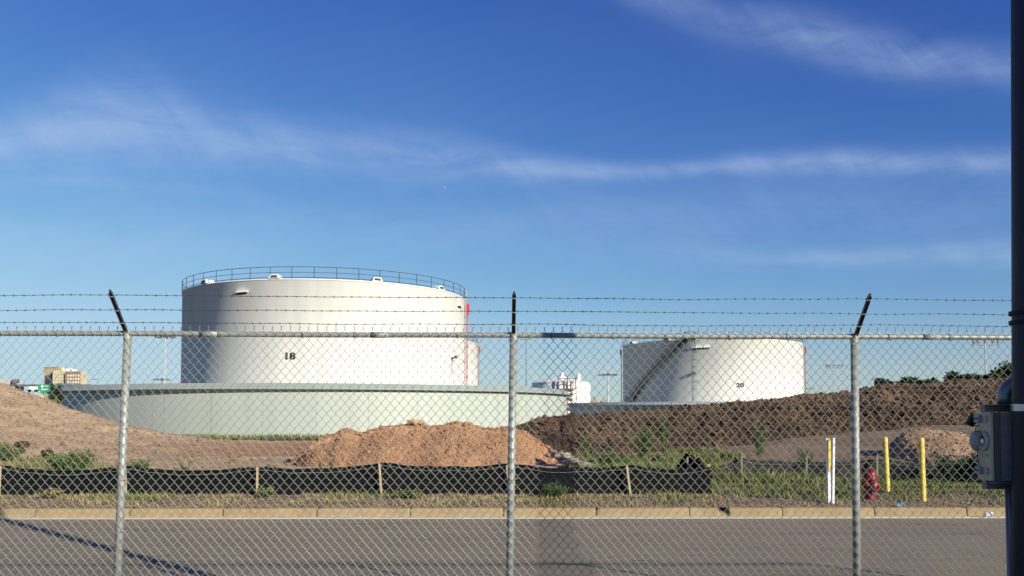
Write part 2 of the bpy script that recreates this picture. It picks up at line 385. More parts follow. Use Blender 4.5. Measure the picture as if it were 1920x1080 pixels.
def asphalt():
    m = bpy.data.materials.new('worn_asphalt'); m.use_nodes = True; t = m.node_tree; b = t.nodes['Principled BSDF']
    b.inputs['Roughness'].default_value = .92; b.inputs['Specular IOR Level'].default_value = .15
    g = nd(t, 'ShaderNodeNewGeometry'); v = g.outputs['Position']
    st = nd(t, 'ShaderNodeVectorMath', operation='MULTIPLY'); t.links.new(v, st.inputs[0]); st.inputs[1].default_value = (.25, 1.2, 1)
    c = ramp(t, noi(t, st.outputs[0], .7, 6, .6), [(.3, (.240, .192, .132)), (.7, (.292, .238, .168))])
    sp_ = noi(t, v, 90, 3, .8)
    c = mix(t, mth(t, 'MULTIPLY_ADD', sp_, 2.5, -.9, clamp=True), c, mix(t, 1.0, c, (.66, .66, .68), 'MULTIPLY'))
    sp2 = noi(t, v, 60, 2, .8)
    c = mix(t, mth(t, 'MULTIPLY_ADD', sp2, 5.0, -3.2, clamp=True), c, (.36, .34, .30))
    # sealed cracks and scuffs running along the road
    s = nd(t, 'ShaderNodeVectorMath', operation='MULTIPLY'); t.links.new(v, s.inputs[0]); s.inputs[1].default_value = (.55, 3.6, 1)
    k = noi(t, s.outputs[0], 1.0, 5, .55, .6)
    ln = mth(t, 'LESS_THAN', mth(t, 'ABSOLUTE', mth(t, 'SUBTRACT', k, .5)), .006)
    gate = mth(t, 'GREATER_THAN', noi(t, v, .5, 2), .50)
    c = mix(t, mth(t, 'MULTIPLY', mth(t, 'MULTIPLY', ln, gate), .7), c, (.06, .055, .05))
    dk = nd(t, 'ShaderNodeVectorMath', operation='MULTIPLY'); t.links.new(v, dk.inputs[0]); dk.inputs[1].default_value = (1.6, 9.0, 1)
    k2 = noi(t, dk.outputs[0], .8, 4, .6)
    c = mix(t, mth(t, 'MULTIPLY', mth(t, 'MULTIPLY_ADD', k2, 12.0, -7.5, clamp=True), .75), c, (.055, .048, .042))
    st2 = noi(t, v, .33, 5, .6)
    c = mix(t, mth(t, 'MULTIPLY', mth(t, 'MULTIPLY_ADD', st2, 4.0, -2.0, clamp=True), .35), c, (.12, .105, .085))
    ye = nd(t, 'ShaderNodeSeparateXYZ'); t.links.new(v, ye.inputs[0])
    grit = mth(t, 'MULTIPLY', mth(t, 'MULTIPLY_ADD', ye.outputs[1], 1.6, -25.6, clamp=True), mth(t, 'MULTIPLY_ADD', noi(t, v, 5, 6, .7), 3.0, -1.1, clamp=True))
    c = mix(t, mth(t, 'MULTIPLY', grit, .6), c, (.30, .23, .15))
    t.links.new(c, b.inputs['Base Color'])
    bn = nd(t, 'ShaderNodeBump'); bn.inputs['Strength'].default_value = .5; bn.inputs['Distance'].default_value = .01
    t.links.new(sp_, bn.inputs['Height']); t.links.new(bn.outputs[0], b.inputs['Normal'])
    return m
M['asphalt'] = asphalt()
M['kerb'] = mat('tan_kerb_concrete', (.33, .235, .125), .9, 0, .2, col2=(.22, .155, .08), vscale=2.2, bump=.3, bscale=40, bdist=.006, lo=.25, hi=.6)
def kerbmat():
    m = bpy.data.materials.new('tan_kerb_concrete'); m.use_nodes = True; t = m.node_tree; b = t.nodes['Principled BSDF']
    b.inputs['Roughness'].default_value = .92; b.inputs['Specular IOR Level'].default_value = .15
    g = nd(t, 'ShaderNodeNewGeometry'); v = g.outputs['Position']
    c = ramp(t, noi(t, v, 1.3, 6, .65), [(.3, (.245, .175, .09)), (.65, (.35, .255, .14))])
    c = mix(t, mth(t, 'MULTIPLY_ADD', noi(t, v, 14, 6, .75), 5.0, -2.9, clamp=True), c, (.12, .085, .05))
    st = nd(t, 'ShaderNodeVectorMath', operation='MULTIPLY'); t.links.new(v, st.inputs[0]); st.inputs[1].default_value = (2.2, 1, .6)
    c = mix(t, mth(t, 'MULTIPLY', mth(t, 'MULTIPLY_ADD', noi(t, st.outputs[0], 2.4, 5, .7), 6.0, -3.6, clamp=True), .6), c, (.16, .12, .075))
    t.links.new(c, b.inputs['Base Color'])
    bn = nd(t, 'ShaderNodeBump'); bn.inputs['Strength'].default_value = .4; bn.inputs['Distance'].default_value = .008
    t.links.new(noi(t, v, 40, 6, .7), bn.inputs['Height']); t.links.new(bn.outputs[0], b.inputs['Normal']); return m
M['kerb'] = kerbmat()
M['gutter'] = mat('pale_gutter_edge', (.60, .54, .44), .9, 0, .2, var=.25, vscale=4)
M['lot'] = mat('parking_lot_asphalt', (.07, .065, .06), .95, 0, .15, var=.25, vscale=3, bump=.3, bscale=60, bdist=.01)
M['farground'] = mat('dry_far_ground', (.065, .062, .04), .98, 0, .1, var=.3, vscale=.05)

def grassmat(name, stops, sc=1.2):
    m = bpy.data.materials.new(name); m.use_nodes = True; t = m.node_tree; b = t.nodes['Principled BSDF']
    b.inputs['Roughness'].default_value = .75; b.inputs['Specular IOR Level'].default_value = .2
    g = nd(t, 'ShaderNodeNewGeometry')
    n = noi(t, g.outputs['Position'], sc, 5, .75)
    r = mth(t, 'MULTIPLY_ADD', g.outputs['Random Per Island'], .5, mth(t, 'MULTIPLY', n, .55))
    t.links.new(ramp(t, r, stops), b.inputs['Base Color']); return m
M['grassgreen'] = grassmat('green_grass', [(.28, (.030, .055, .012)), (.46, (.080, .115, .026)), (.62, (.16, .165, .045)), (.78, (.28, .23, .095))])
M['grassdry'] = grassmat('straw_grass', [(.30, (.045, .06, .018)), (.44, (.16, .125, .055)), (.60, (.33, .245, .115)), (.78, (.46, .36, .19))])
M['weedleaf'] = grassmat('weed_leaves', [(.30, (.035, .065, .018)), (.55, (.085, .13, .035)), (.8, (.16, .20, .06))], 2)

# ------------------------------------------------------------------ setting
def fn(x, y, s=1.0, o=5): return noise.fractal(Vector((x * s, y * s, 3.1)), 0.9, 2.0, o)
HILL = [(-60, 5.6), (-45, 5.0), (-36, 4.3), (-28.1, 3.72), (-26.6, 3.15), (-25.2, 2.68), (-23.7, 2.09), (-22.2, 1.70), (-20.8, 1.28), (-18.7, .84), (-17, .60), (-15, .34), (-12, .1), (-9, 0)]
def ground(x, y):
    z = .165 + .03 * ss(y, 17.3, 20)
    z += .95 * ss(y, 21, 42) * ss(x, 5, 22) + .35 * ss(y, 22, 40) * ss(x, 1, 8)
    z -= .18 * ss(y, 30, 60) * (1 - ss(x, 1, 8))
    h = interp(HILL, x * 47.5 / max(y, 47.5))
    t = ss(y, 22 + max(0, (x + 30)) * .5, 50)
    tl = max(0, min(1, (y - 27) / 21.0))
    z += h * (.35 * t + .65 * tl) * (1 - ss(y, 48.2, 60))
    return z
def ground_n(x, y):
    z = ground(x, y)
    z += ((fn(x, y, .35) * .10 + abs(fn(x * 1.3, y * .45, .8, 4)) * -.10 * ss(-x, 6, 14)) * ss(y, 18, 26) + fn(x, y, 1.7, 4) * .035 * ss(y, 17.2, 18.2))
    return z
def heightfield(xs, ys, zf):
    b = MB(); nx = len(xs)
    for y in ys:
        for x in xs: b.v.append((x, y, zf(x, y)))
    for j in range(len(ys) - 1):
        for i in range(nx - 1):
            b.f.append((j * nx + i, j * nx + i + 1, (j + 1) * nx + i + 1, (j + 1) * nx + i))
    return b
def frange(a, b, s):
    n = max(1, int(round((b - a) / s))); return [a + (b - a) * i / n for i in range(n + 1)]
ys = [17.13]
while ys[-1] < 64: ys.append(ys[-1] + .09 * (ys[-1] / 17.0) ** 1.3)
ys += [70, 90, 120, 200]
xs = frange(-60, -34, 1.0)[:-1] + frange(-34, 34, .22)[:-1] + frange(34, 70, 1.0)
heightfield(xs, ys, ground_n).build('verge_ground', M['terrain'], smooth=True).update_tag()
tag(bpy.data.objects['verge_ground'], kind='structure')
b = MB(); b.add([(-4000, -300, -.35), (4000, -300, -.35), (4000, 6000, -.35), (-4000, 6000, -.35)], [(0, 1, 2, 3)])
tag(b.build('ground', M['farground']), kind='structure')
yk = lambda x: 16.98 + .010 * x             # kerb line, a hair off parallel
b = MB()
xs2 = frange(-70, 70, 2.0)
for x in xs2: b.v += [(x, 8.4, -.002), (x, yk(x) - .24, 0)]
b.f += [(2 * i, 2 * i + 2, 2 * i + 3, 2 * i + 1) for i in range(len(xs2) - 1)]
tag(b.build('road', M['asphalt']), kind='structure')
b = MB()
for x in xs2: b.v += [(x, yk(x) - .26, -.03), (x, yk(x) - .25, .012), (x, yk(x) + .02, .012)]
for i in range(len(xs2) - 1): b.f += [(3 * i, 3 * i + 3, 3 * i + 4, 3 * i + 1), (3 * i + 1, 3 * i + 4, 3 * i + 5, 3 * i + 2)]
tag(b.build('gutter', M['gutter']), kind='structure')
# kerb in cast lengths of 1.8 m with open joints
b = MB(); L = 1.80; gap = .018
prof = [(-.015, 0.0), (0, .05), (.012, .12), (.03, .152), (.06, .168), (.12, .172), (.19, .170), (.19, -.1)]
x0 = -3.75 - 20 * L; i = 0
while x0 < 40:
    x1 = x0 + L - gap - random.uniform(0, .012); n = 30; base = len(b.v)
    for k in range(n + 1):
        x = lerp(x0, x1, k / n)
        e = min(k, n - k); chip = -.012 * (e == 0) * random.uniform(.3, 1.6)
        if abs(x - 4.09) < .085: chip = -.085
        for (py, pz) in prof:
            j = fn(x, pz * 9 + py * 7, 2.5, 3) * .006
            b.v.append((x, yk(x) + py + j - chip * .6, pz + (chip + j if pz > .1 else 0)))
    m = len(prof)
    for k in range(n):
        for q in range(m - 1):
            b.f.append((base + k * m + q, base + (k + 1) * m + q, base + (k + 1) * m + q + 1, base + k * m + q + 1))
    b.f.append(tuple(base + q for q in range(m - 1, -1, -1))); b.f.append(tuple(base + n * m + q for q in range(m)))
    x0 += L
kb = b.build('kerb', M['kerb'], smooth=False); tag(kb, kind='structure')
# the paved lot on the camera side, with its bank down to the road
b = MB()
for x in xs2: b.v += [(x, -60, .45), (x, 7.5, .45), (x, 7.7, .44), (x, 8.5, -.02)]
for i in range(len(xs2) - 1):
    for q in range(3): b.f.append((4 * i + q, 4 * i + 4 + q, 4 * i + 5 + q, 4 * i + 1 + q))
tag(b.build('parking_lot', M['lot']), kind='structure')

# ------------------------------------------------------------------ storage tanks and round walls
def polar(az, D): return Vector((sin(radians(az)) * D, cos(radians(az)) * D, 0))
T18 = polar(-11.92, 98.6); R18 = 15.15; H18 = 14.6
W18 = polar(-12.08, 98.6); RW = 26.6
T20 = polar(12.84, 167.7); R20 = 16.4
W20 = polar(12.9, 167.7)
TBK = polar(-7.85, 160); RBK = 15.6
def number(txt, root, R, ang, z, size):
    c = bpy.data.curves.new('num', 'FONT'); c.body = txt; c.size = size; c.extrude = .01; c.offset = size * .045
    c.align_x = 'CENTER'; c.resolution_u = 4
    o = bpy.data.objects.new('tmp', c); COL.objects.link(o)
    dg = bpy.context.evaluated_depsgraph_get(); me = bpy.data.meshes.new_from_object(o.evaluated_get(dg))
    COL.objects.unlink(o); bpy.data.objects.remove(o)
    me.materials.clear(); me.materials.append(M['numblack'])
    for v in me.vertices:
        x, y, zz = v.co; a = ang + x * 1.3 / R
        v.co = (cos(a) * (R + .012 + zz), sin(a) * (R + .012 + zz), z + y)
    p = bpy.data.objects.new('number', me); COL.objects.link(p); p.parent = root; return p
def facing(c): return atan2(-c.y, -c.x)      # polar angle of the shell point nearest the camera
def cylp(R, a, z): return Vector((R * cos(a), R * sin(a), z))
def ring_tube(b, R, z, r, a0=0, a1=2 * pi, n=120, k=4):
    b.tube([cylp(R, a0 + (a1 - a0) * i / n, z) for i in range(n + 1)], r, k, False)
def tank(name, c, R, H, label, nposts=60, rail=True, rmat='darkmetal'):
    root = empty(name, c); tag(root, label, 'storage tank', 'white storage tanks')
    b = MB(); b.lathe((0, 0, 0), [(R, -.3), (R, H - .12), (R + .05, H - .10), (R + .05, H - .02), (R - .02, H)], 160)
    b.build('shell', M['tank'], root, smooth=False)
    sh = root.children[0]; sh.data.polygons.foreach_set('use_smooth', [abs(p.normal.z) < .5 for p in sh.data.polygons])
    b = MB(); b.lathe((0, 0, 0), [(R - .03, H - .05), (R * .5, H + R * .02), (.05, H + R * .035)], 96)
    b.build('roof', M['tank'], root, smooth=True)
    if rail:
        b = MB(); b2 = MB()
        for i in range(nposts):
            a = facing(c) + .05 + 2 * pi * i / nposts
            b.cut().tube([cylp(R + .03, a, H), cylp(R + .03, a, H + 1.12)], .035, 5)
        for zz, r in ((1.10, .028), (.58, .022)): ring_tube(b2, R + .03, H + zz, r)
        for zz in (.10,): ring_tube(b2, R + .03, H + zz, .03)
        b.each('railing_post', M['darkmetal'], root); b2.build('handrail', M[rmat], root)
    return root
def hood(root, R, a, z, w=1.1, h=.38):
    b = MB(); rot = Matrix.Rotation(a, 3, 'Z')
    vs = [rot @ Vector(p) for p in ((-.6, -w / 2, 0), (.45, -w / 2, 0), (.45, w / 2, 0), (-.6, w / 2, 0), (-.5, -w * .28, h), (.38, -w * .28, h), (.38, w * .28, h), (-.5, w * .28, h))]
    cc = cylp(R, a, z)
    b.add([cc + v for v in vs], [(3, 2, 1, 0), (4, 5, 6, 7), (0, 1, 5, 4), (1, 2, 6, 5), (2, 3, 7, 6), (3, 0, 4, 7)])
    h_ = b.build('roof_vent', M['tank'], root)
    d = MB(); rr = [rot @ Vector(p) for p in ((.452, -w * .36, .06), (.452, w * .36, .06), (.405, w * .24, h * .8), (.405, -w * .24, h * .8))]
    off = rot @ Vector((.012, 0, 0))
    d.add([cc + v + off for v in rr], [(0, 1, 2, 3)]); d.build('louvre', M['gapshade'], h_)
def shell_scoop(root, R, a, z, w=1.3, h=.12, d=.22):
    b = MB(); rot = Matrix.Rotation(a, 3, 'Z'); cc = cylp(R, a, z)
    b.add([cc + rot @ Vector(p) for p in ((-.05, -w / 2, h), (-.05, w / 2, h), (d, w / 2, .1), (d, -w / 2, .1), (d, w / 2, .0), (d, -w / 2, .0), (-.05, w / 2, 0.05), (-.05, -w / 2, 0.05))],
          [(0, 3, 2, 1), (3, 5, 4, 2), (1, 2, 4, 6), (0, 7, 5, 3)])
    b.build('overflow_hood', M['tank'], root)
    b = MB(); b.add([cc + rot @ Vector(p) for p in ((.03, -w * .55, -.22), (.03, w * .36, -.16), (.03, w * .46, .06), (.03, -w * .30, .06))], [(0, 1, 2, 3)])
    b.build('overflow_slot', M['gapshade'], root)
def foam_line(root, R, c, a, H, zlow, mcol='red', box=True):
    p = MB(); p.tube([cylp(R + .32, a, zlow), cylp(R + .32, a, H - .6)], .042, 6)
    p.tube([cylp(R + .22, a - .012, zlow), cylp(R + .22, a - .012, H - .3)], .035, 6)
    pp = p.build('foam_pipe', M[mcol], root)
    q = MB()
    for i in range(8):
        z = lerp(zlow, H - 1.2, (i + .5) / 8); q.cut().box(cylp(R + .18, a, z), (.36, .36, .08), Matrix.Rotation(a, 3, 'Z'))
    q.each('pipe_bracket', M['darkmetal'], pp)
    q = MB(); q.box(cylp(R + .35, a, H - .95), (.34, .34, .85), Matrix.Rotation(a, 3, 'Z')); q.box(cylp(R + .35, a, H - 1.6), (.2, .2, .4), Matrix.Rotation(a, 3, 'Z'))
    q.build('foam_chamber', M[mcol], root)

t18 = tank('storage_tank', T18, R18, H18, 'large white storage tank numbered 18 inside the round wall, largest in view', 46, True, 'rustrail')
def ang_for(c, R, px):                  # shell angle whose point shows at photo column px
    best = None; f0 = facing(c)
    for i in range(-900, 901):
        a = f0 + i / 900 * 1.5; p = c + cylp(R, a, 0); u = 960 + F * p.x / p.y
        if (p.xy - c.xy).dot(-p.xy) < 0: continue
        if best is None or abs(u - px) < best[0]: best = (abs(u - px), a)
    return best[1]
number('18', t18, R18, ang_for(T18, R18, 542), zat(676, 83.5), .86)
for px in (380, 512, 706, 826): hood(t18, R18 - .3, ang_for(T18, R18, px), H18 + .02)
shell_scoop(t18, R18, ang_for(T18, R18, 452), H18 - 1.2)
shell_scoop(t18, R18, ang_for(T18, R18, 861), H18 - 1.2)
foam_line(t18, R18, T18, ang_for(T18, R18, 870) + .03, H18, 0.2)
b = MB(); a_ = ang_for(T18, R18, 846); cc = cylp(R18, a_, 7.7); b.tube([cc, cc + Vector((cos(a_) * .5, sin(a_) * .5, .1))], .09, 6); b.box(cc + Vector((cos(a_) * .5, sin(a_) * .5, .15)), (.3, .3, .3)); b.tube([cc + Vector((cos(a_) * .1, sin(a_) * .1, -1.6)), cc + Vector((cos(a_) * .1, sin(a_) * .1, 0))], .03, 5)
b.build('level_gauge', M['darkmetal'], t18)
b = MB(); a_ = facing(T18) + 1.31                 # ladder with cage beside the red pipe
for s in (-.014, .014): b.tube([cylp(R18 + .18, a_ + s, .3), cylp(R18 + .18, a_ + s, H18 + 1)], .035, 5)
for k in range(46): b.tube([cylp(R18 + .18, a_ - .014, .4 + k * .31), cylp(R18 + .18, a_ + .014, .4 + k * .31)], .018, 4)
b.build('ladder', M['mast'], t18)

tb = tank('storage_tank', TBK, RBK, H18, 'white storage tank mostly hidden behind the tank numbered 18, only its right edge showing', 46)
foam_line(tb, RBK, TBK, facing(TBK) + 1.40, H18, 0.2)
t20 = tank('storage_tank', T20, R20, H18, 'white storage tank numbered 20 with a stair climbing its shaded left side', 48)
number('20', t20, R20, ang_for(T20, R20, 1388), zat(727.5, 152), 1.0)
for px in (1185, 1250, 1280): hood(t20, R20 - .3, ang_for(T20, R20, px), H18 + .02, 1.5)
shell_scoop(t20, R20, ang_for(T20, R20, 1316), H18 - 1.5, 3.2, .2, .4)
foam_line(t20, R20, T20, facing(T20) - 1.47, H18, 0.2)
foam_line(t20, R20, T20, facing(T20) + 1.47, H18, 0.2)
# stair wound up the shell of tank 20
a0, a1 = ang_for(T20, R20, 1180), ang_for(T20, R20, 1288); z0, z1 = 2.8, H18 + .1
st = MB(); hr = MB(); N = 56
for k in range(N + 1):
    t = k / N; a = lerp(a0, a1, t); z = lerp(z0, z1, t)
    st.box(cylp(R20 + .55, a, z), (.85, .30, .06), Matrix.Rotation(a, 3, 'Z'))
    if k % 4 == 0:
        for rr in (R20 + .98,): hr.tube([cylp(rr, a, z), cylp(rr, a, z + 1.15)], .035, 5)
        hr.tube([cylp(R20, a, z - .7), cylp(R20 + .95, a, z - .05)], .04, 5)
stair = st.build('stair', M['stairdark'], t20)
q = MB()
for rr in (R20 + .12, R20 + 1.0): q.tube([cylp(rr, lerp(a0, a1, i / 30), lerp(z0, z1, i / 30) - .05) for i in range(31)], .10, 5)
q.build('stringer', M['stairdark'], stair)
for dz_ in (.6, 1.15): hr.tube([cylp(R20 + .98, lerp(a0, a1, i / 30), lerp(z0, z1, i / 30) + dz_) for i in range(31)], .035, 5)
hr.build('handrail', M['stairdark'], stair)
q = MB(); am = a1 + .05
q.box(cylp(R20 + .7, am, H18 + .05), (1.6, 1.7, .12), Matrix.Rotation(am, 3, 'Z'))
for s in (-.045, .045):
    q.tube([cylp(R20, am + s, H18 - 2.0), cylp(R20 + 1.3, am + s, H18)], .06, 5)
    for rr in (R20 + .1, R20 + 1.4): q.tube([cylp(rr, am + s, H18), cylp(rr, am + s, H18 + 1.15)], .04, 5)
for dz_ in (.6, 1.15): q.tube([cylp(R20 + .1, am + .045, H18 + dz_), cylp(R20 + 1.4, am + .045, H18 + dz_), cylp(R20 + 1.4, am - .045, H18 + dz_), cylp(R20 + .1, am - .045, H18 + dz_)], .035, 5)
q.build('platform', M['stairdark'], t20)
q = MB(); al = ang_for(T20, R20, 1300)
for k in range(6): q.tube([cylp(R20 + .12, al, H18 - 2.2 - k * 1.25), cylp(R20 + .12, al + .045, H18 - 2.2 - k * 1.25)], .03, 4)
q.tube([cylp(R20 + .06, al, 1), cylp(R20 + .06, al, H18 - .3)], .02, 5)
q.box(cylp(R20 + .4, al + .01, zat(700, 150)), (.6, .5, .4))
q.build('level_gauge', M['darkmetal'], t20)

def round_wall(name, c, R, zr, label, m, rim, seg=220):
    root = empty(name, c); tag(root, label, 'containment wall')
    b = MB(); b.lathe((0, 0, 0), [(R, -.4), (R, zr - .52)], seg)
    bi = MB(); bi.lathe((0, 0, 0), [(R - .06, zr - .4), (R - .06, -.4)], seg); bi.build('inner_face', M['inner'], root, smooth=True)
    w = b.build('wall_plate', m, root, smooth=True)
    b = MB(); b.lathe((0, 0, 0), [(R - .02, zr - .52), (R + .50, zr - .50), (R + .50, zr - .46), (R - .04, zr), (R - .1, zr), (R - .1, zr - .5)], seg)
    b.build('rim_girder', rim, root, smooth=False)
    b = MB()
    for i in range(40):
        a = 2 * pi * i / 40 + .03; b.cut().box(cylp(R + .02, a, (zr - .5) / 2), (.012, .05, zr - .56), Matrix.Rotation(a, 3, 'Z'))
    b.each('plate_seam', m, root)
    return root
round_wall('containment_wall', W18, RW, 4.43, 'long pale green round steel wall in front of the tank numbered 18', M['wall'], M['wallrim'])
round_wall('containment_wall', W20, RW, 3.85, 'low grey green round wall seen at the foot of the tank numbered 20', M['wallfar'], M['wallfar'])

# small far tank with stair landing
TS = at(1052, 775, 232); TS.z = 0
ts = empty('storage_tank', TS); tag(ts, 'small distant white tank with cone roof and brown stair landing between the two big tanks', 'storage tank', 'white storage tanks')
b = MB(); b.lathe((0, 0, 0), [(7.75, 0), (7.75, 9.9), (7.85, 9.9), (7.85, 10.05), (7.5, 10.1), (.4, 11.9), (0, 11.9)], 72)
b.build('shell', M['tank'], ts, smooth=False)
for dx_, hh in ((.2, 1.5), (4.6, 1.9)):
    b = MB(); b.lathe((dx_, -1.0, 10.4 if dx_ > 2 else 11.2), [(.55, -.5), (.55, hh), (.35, hh + .25), (0, hh + .25)], 16); b.build('roof_vent', M['tank'], ts)
b = MB()
zt = 8.3; X0, X1 = -1.1, 3.3
for x in (X0, 1.2, X1):
    b.box((x, -8.6, zt + 1.3), (.28, .28, 3.0)); b.box((x, -7.9, zt + 1.3), (.2, .2, 2.9))
for z in (zt, zt + 1.5, zt + 2.6): b.box(((X0 + X1) / 2, -8.6, z), (X1 - X0, .15, .16))
b.box(((X0 + X1) / 2, -8.2, zt - .1), (X1 - X0, 1.0, .2))
for k in range(6): b.box((2.4, -8.3, 7.2 - k * 1.3), (2.3, .9, .14)); 
for k in range(5): b.tube([(1.3 if k % 2 else 3.4, -8.6, 7.2 - k * 1.3), (3.4 if k % 2 else 1.3, -8.6, 5.9 - k * 1.3)], .10, 5)
for x in (1.2, X1 + .1): b.box((x, -8.6, 4), (.2, .2, 8))
b.build('stair_tower', mat('brown_stair_steel', (.22, .14, .09), .8), ts)

# ------------------------------------------------------------------ far skyline
def mast(px, ytop, Y, dark=False, arms='cross', sc=1.0, label='', ybase=775, lean=0):
    p = at(px, 775, Y); top = zat(ytop, Y); r = empty('light_mast', (p.x, Y, 0)); tag(r, label, 'light mast', 'tall light masts behind the tanks')
    m = M['mastdark'] if dark else M['mast']
    b = MB(); b.tube([(0, 0, 0), (lean * .3, 0, top * .5), (lean, 0, top - .2)], .21 * sc, 8, True, .12 * sc); b.build('pole', m, r)
    h = MB()
    if arms == 'ring':
        for k in range(8):
            a = k * pi / 4 + .2; d = Vector((cos(a) * 1.9 * sc, sin(a) * 1.9 * sc, 0)); tp = Vector((lean, 0, top))
            h.cut().tube([tp, tp + d], .07 * sc, 4); h.box(tp + d * 1.1 + Vector((0, 0, -.15 * sc)), (.75 * sc, .5 * sc, .38 * sc), Matrix.Rotation(a, 3, 'Z'))
        h.cut().box((lean, 0, top), (.8 * sc, .8 * sc, .5 * sc))
    else:
        ca2 = MB(); ca2.box((lean, 0, top - .7 * sc), (5.6 * sc, .2 * sc, .2 * sc)); ca2.build('cross_arm', M['lamp'], r)
        for k, x in enumerate((-2.7, -1.7, -.2, 1.5, 2.7)):
            h.cut().tube([(lean + x * sc, 0, top - .7 * sc), (lean + (x + .25) * sc, 0, top - .1 * sc)], .09 * sc, 4)
            h.box((lean + (x + .3) * sc, -.2, top + .12 * sc), (.75 * sc, .5 * sc, .5 * sc), Matrix.Rotation(.5 - .25 * k, 3, 'Y'))
    h.each('flood_lamp', M['lamp'], r)
    return r
mast(307.5, 631, 210, False, 'ring', 1.0, 'tall grey light mast standing left of the tank numbered 18')
mast(302, 711, 420, True, 'ring', 1.6, 'short dark light mast just above the round wall left of the tank numbered 18')
mast(986.5, 634, 190, True, 'cross', .45, 'thin dark light mast beside the centre fence post')
mast(1140, 702, 270, False, 'ring', 1.25, 'white light mast between the small far tank and the tank numbered 20')
mast(1564, 686, 250, False, 'cross', .55 * 1.5, 'white light mast above the dark soil berm right of the tank numbered 20')
mast(1850, 641, 190, False, 'cross', 1.0, 'tall white light mast near the right edge beside the dark pole')
mast(1519, 728, 300, True, 'cross', .5, 'tiny dark light mast on the skyline right of the tank numbered 20')
mast(1643, 710, 90, True, 'cross', .18, 'small dark mast behind the crest of the soil berm by the right fence post')

def windows(b, x0, x1, z0, z1, y, nx, nz, w=.55, h=.55):
    for i in range(nx):
        for k in range(nz):
            cx = lerp(x0, x1, (i + .5) / nx); cz = lerp(z0, z1, (k + .5) / nz); ww = (x1 - x0) / nx * w; hh = (z1 - z0) / nz * h
            b.cut().box((cx, y, cz), (ww, .12, hh))
YH = 520
def hb(px0, px1, py0, py1, y0=0, dep=14):
    a = at(px0, py0, YH + y0); c = at(px1, py1, YH + y0); zb = min(a.z, c.z); zt_ = max(a.z, c.z)
    return ((a.x + c.x) / 2, YH + y0 + dep / 2, (zb + zt_) / 2), (abs(c.x - a.x), dep, zt_ - zb), a, c
ho = empty('hotel_building', (0, 0, 0)); tag(ho, 'distant tan and cream hotel block with a dark glass bay, left of the round wall', 'building')
b = MB()
c_, s_, *_ = hb(82.5, 107, 689, 770, 0, 16); b.box(c_, s_); b.build('tower_wall', M['hoteltan'], ho)
b = MB(); c_, s_, *_ = hb(99, 124, 695, 770, -3, 8); b.box(c_, s_); b.build('middle_wall', M['hotelcream'], ho)
b = MB(); c_, s_, *_ = hb(123, 149, 697.5, 770, -5, 7); b.box(c_, s_); b.build('wing_wall', M['hotelbrown'], ho)
b = MB(); c_, s_, *_ = hb(148.5, 153, 697, 770, -4.5, 6); b.box(c_, s_); b.build('end_wall', M['hotelcream'], ho)
b = MB(); a = at(86, 704, YH - 1); c = at(99.5, 722, YH - 1); m_ = at(97, 700, YH - 1)
b.add([(a.x, a.y, c.z), (c.x, a.y, c.z), (c.x, a.y, m_.z), (a.x, a.y, a.z), (a.x, a.y + 2, c.z), (c.x, a.y + 2, c.z), (c.x, a.y + 2, m_.z), (a.x, a.y + 2, a.z)], [(0, 1, 2, 3), (3, 2, 6, 7), (0, 3, 7, 4), (1, 5, 6, 2)])
b.build('glass_bay', M['glass'], ho)
b = MB(); p0 = at(125, 726, YH - 5); p1 = at(150, 701, YH - 5); windows(b, p0.x, p1.x, p0.z, p1.z, YH - 5, 5, 4, .5, .5); b.each('window', M['roofwhite'], ho)
b = MB(); p0 = at(102, 722, YH - 3); p1 = at(122, 700, YH - 3); windows(b, p0.x, p1.x, p0.z, p1.z, YH - 3, 4, 4, .35, .4); b.each('window', M['hotelbrown'], ho)
b = MB()
for px, w, h in ((114, 3, 2), (119, 2, 1.2), (131, 3.5, 1.5), (138, 2.5, 1.0)):
    p = at(px, 696, YH + 6); b.cut().box((p.x, p.y, p.z + h / 2), (w, 3, h))
b.each('roof_unit', M['roofwhite'], ho)
b = MB()
for (p0, p1, y_) in ((82, 107.5, 689), (122.5, 152.5, 697.5)):
    c_, s_, *_ = hb(p0, min(p1, 149), y_ - .7, y_ + .6, -5.4 if p0 > 100 else -.4, 6); b.cut().box(c_, s_)
b.each('cornice', M['hotelbrown'], ho)

def road_sign(px, py, w, h, Y, label, marks):
    p = at(px, py, Y); r = empty('road_sign', (p.x, Y, 0)); tag(r, label, 'road sign', 'green highway signs')
    W_, H_ = w * Y / F, h * Y / F
    b = MB(); b.box((0, 0, p.z), (W_, .12, H_)); pn = b.build('sign_panel', M['greensign'], r)
    b = MB()
    for (mx, mz, mw, mh, rnd) in marks:
        if rnd: b.lathe((mx * W_, -.075, p.z + mz * H_), [(mw * W_, 0), (0, .01)], 14, axis=Matrix.Rotation(pi / 2, 3, 'X'))
        else: b.box((mx * W_, -.07, p.z + mz * H_), (mw * W_, .03, mh * H_))
    b.build('legend', M['signwhite'], pn)
    b = MB()
    for s in (-.38, .38): b.cut().tube([(s * W_, .2, 0), (s * W_, .2, p.z + H_ * .4)], .15, 6)
    b.each('sign_post', M['mast'], r)
road_sign(83.5, 729, 25, 15.5, 300, 'green highway sign with white marks at the foot of the hotel, nearer of the two', [(-.17, .30, .10, 0, True), (.16, .32, .30, .07, False), (0, -.07, .44, .12, False), (-.38, -.36, .05, 0, True), (.36, -.36, .05, 0, True)])
road_sign(118, 722.5, 20, 8.5, 380, 'smaller green highway sign farther off, above the left end of the round wall', [(-.05, 0, .07, 0, True), (.27, .15, .3, .12, False)])
b = MB(); p = at(15, 722.5, 350); q = at(180, 722.5, 350)
ov = empty('highway_overpass'); tag(ov, 'thin dark highway bridge deck on the far left skyline', 'bridge')
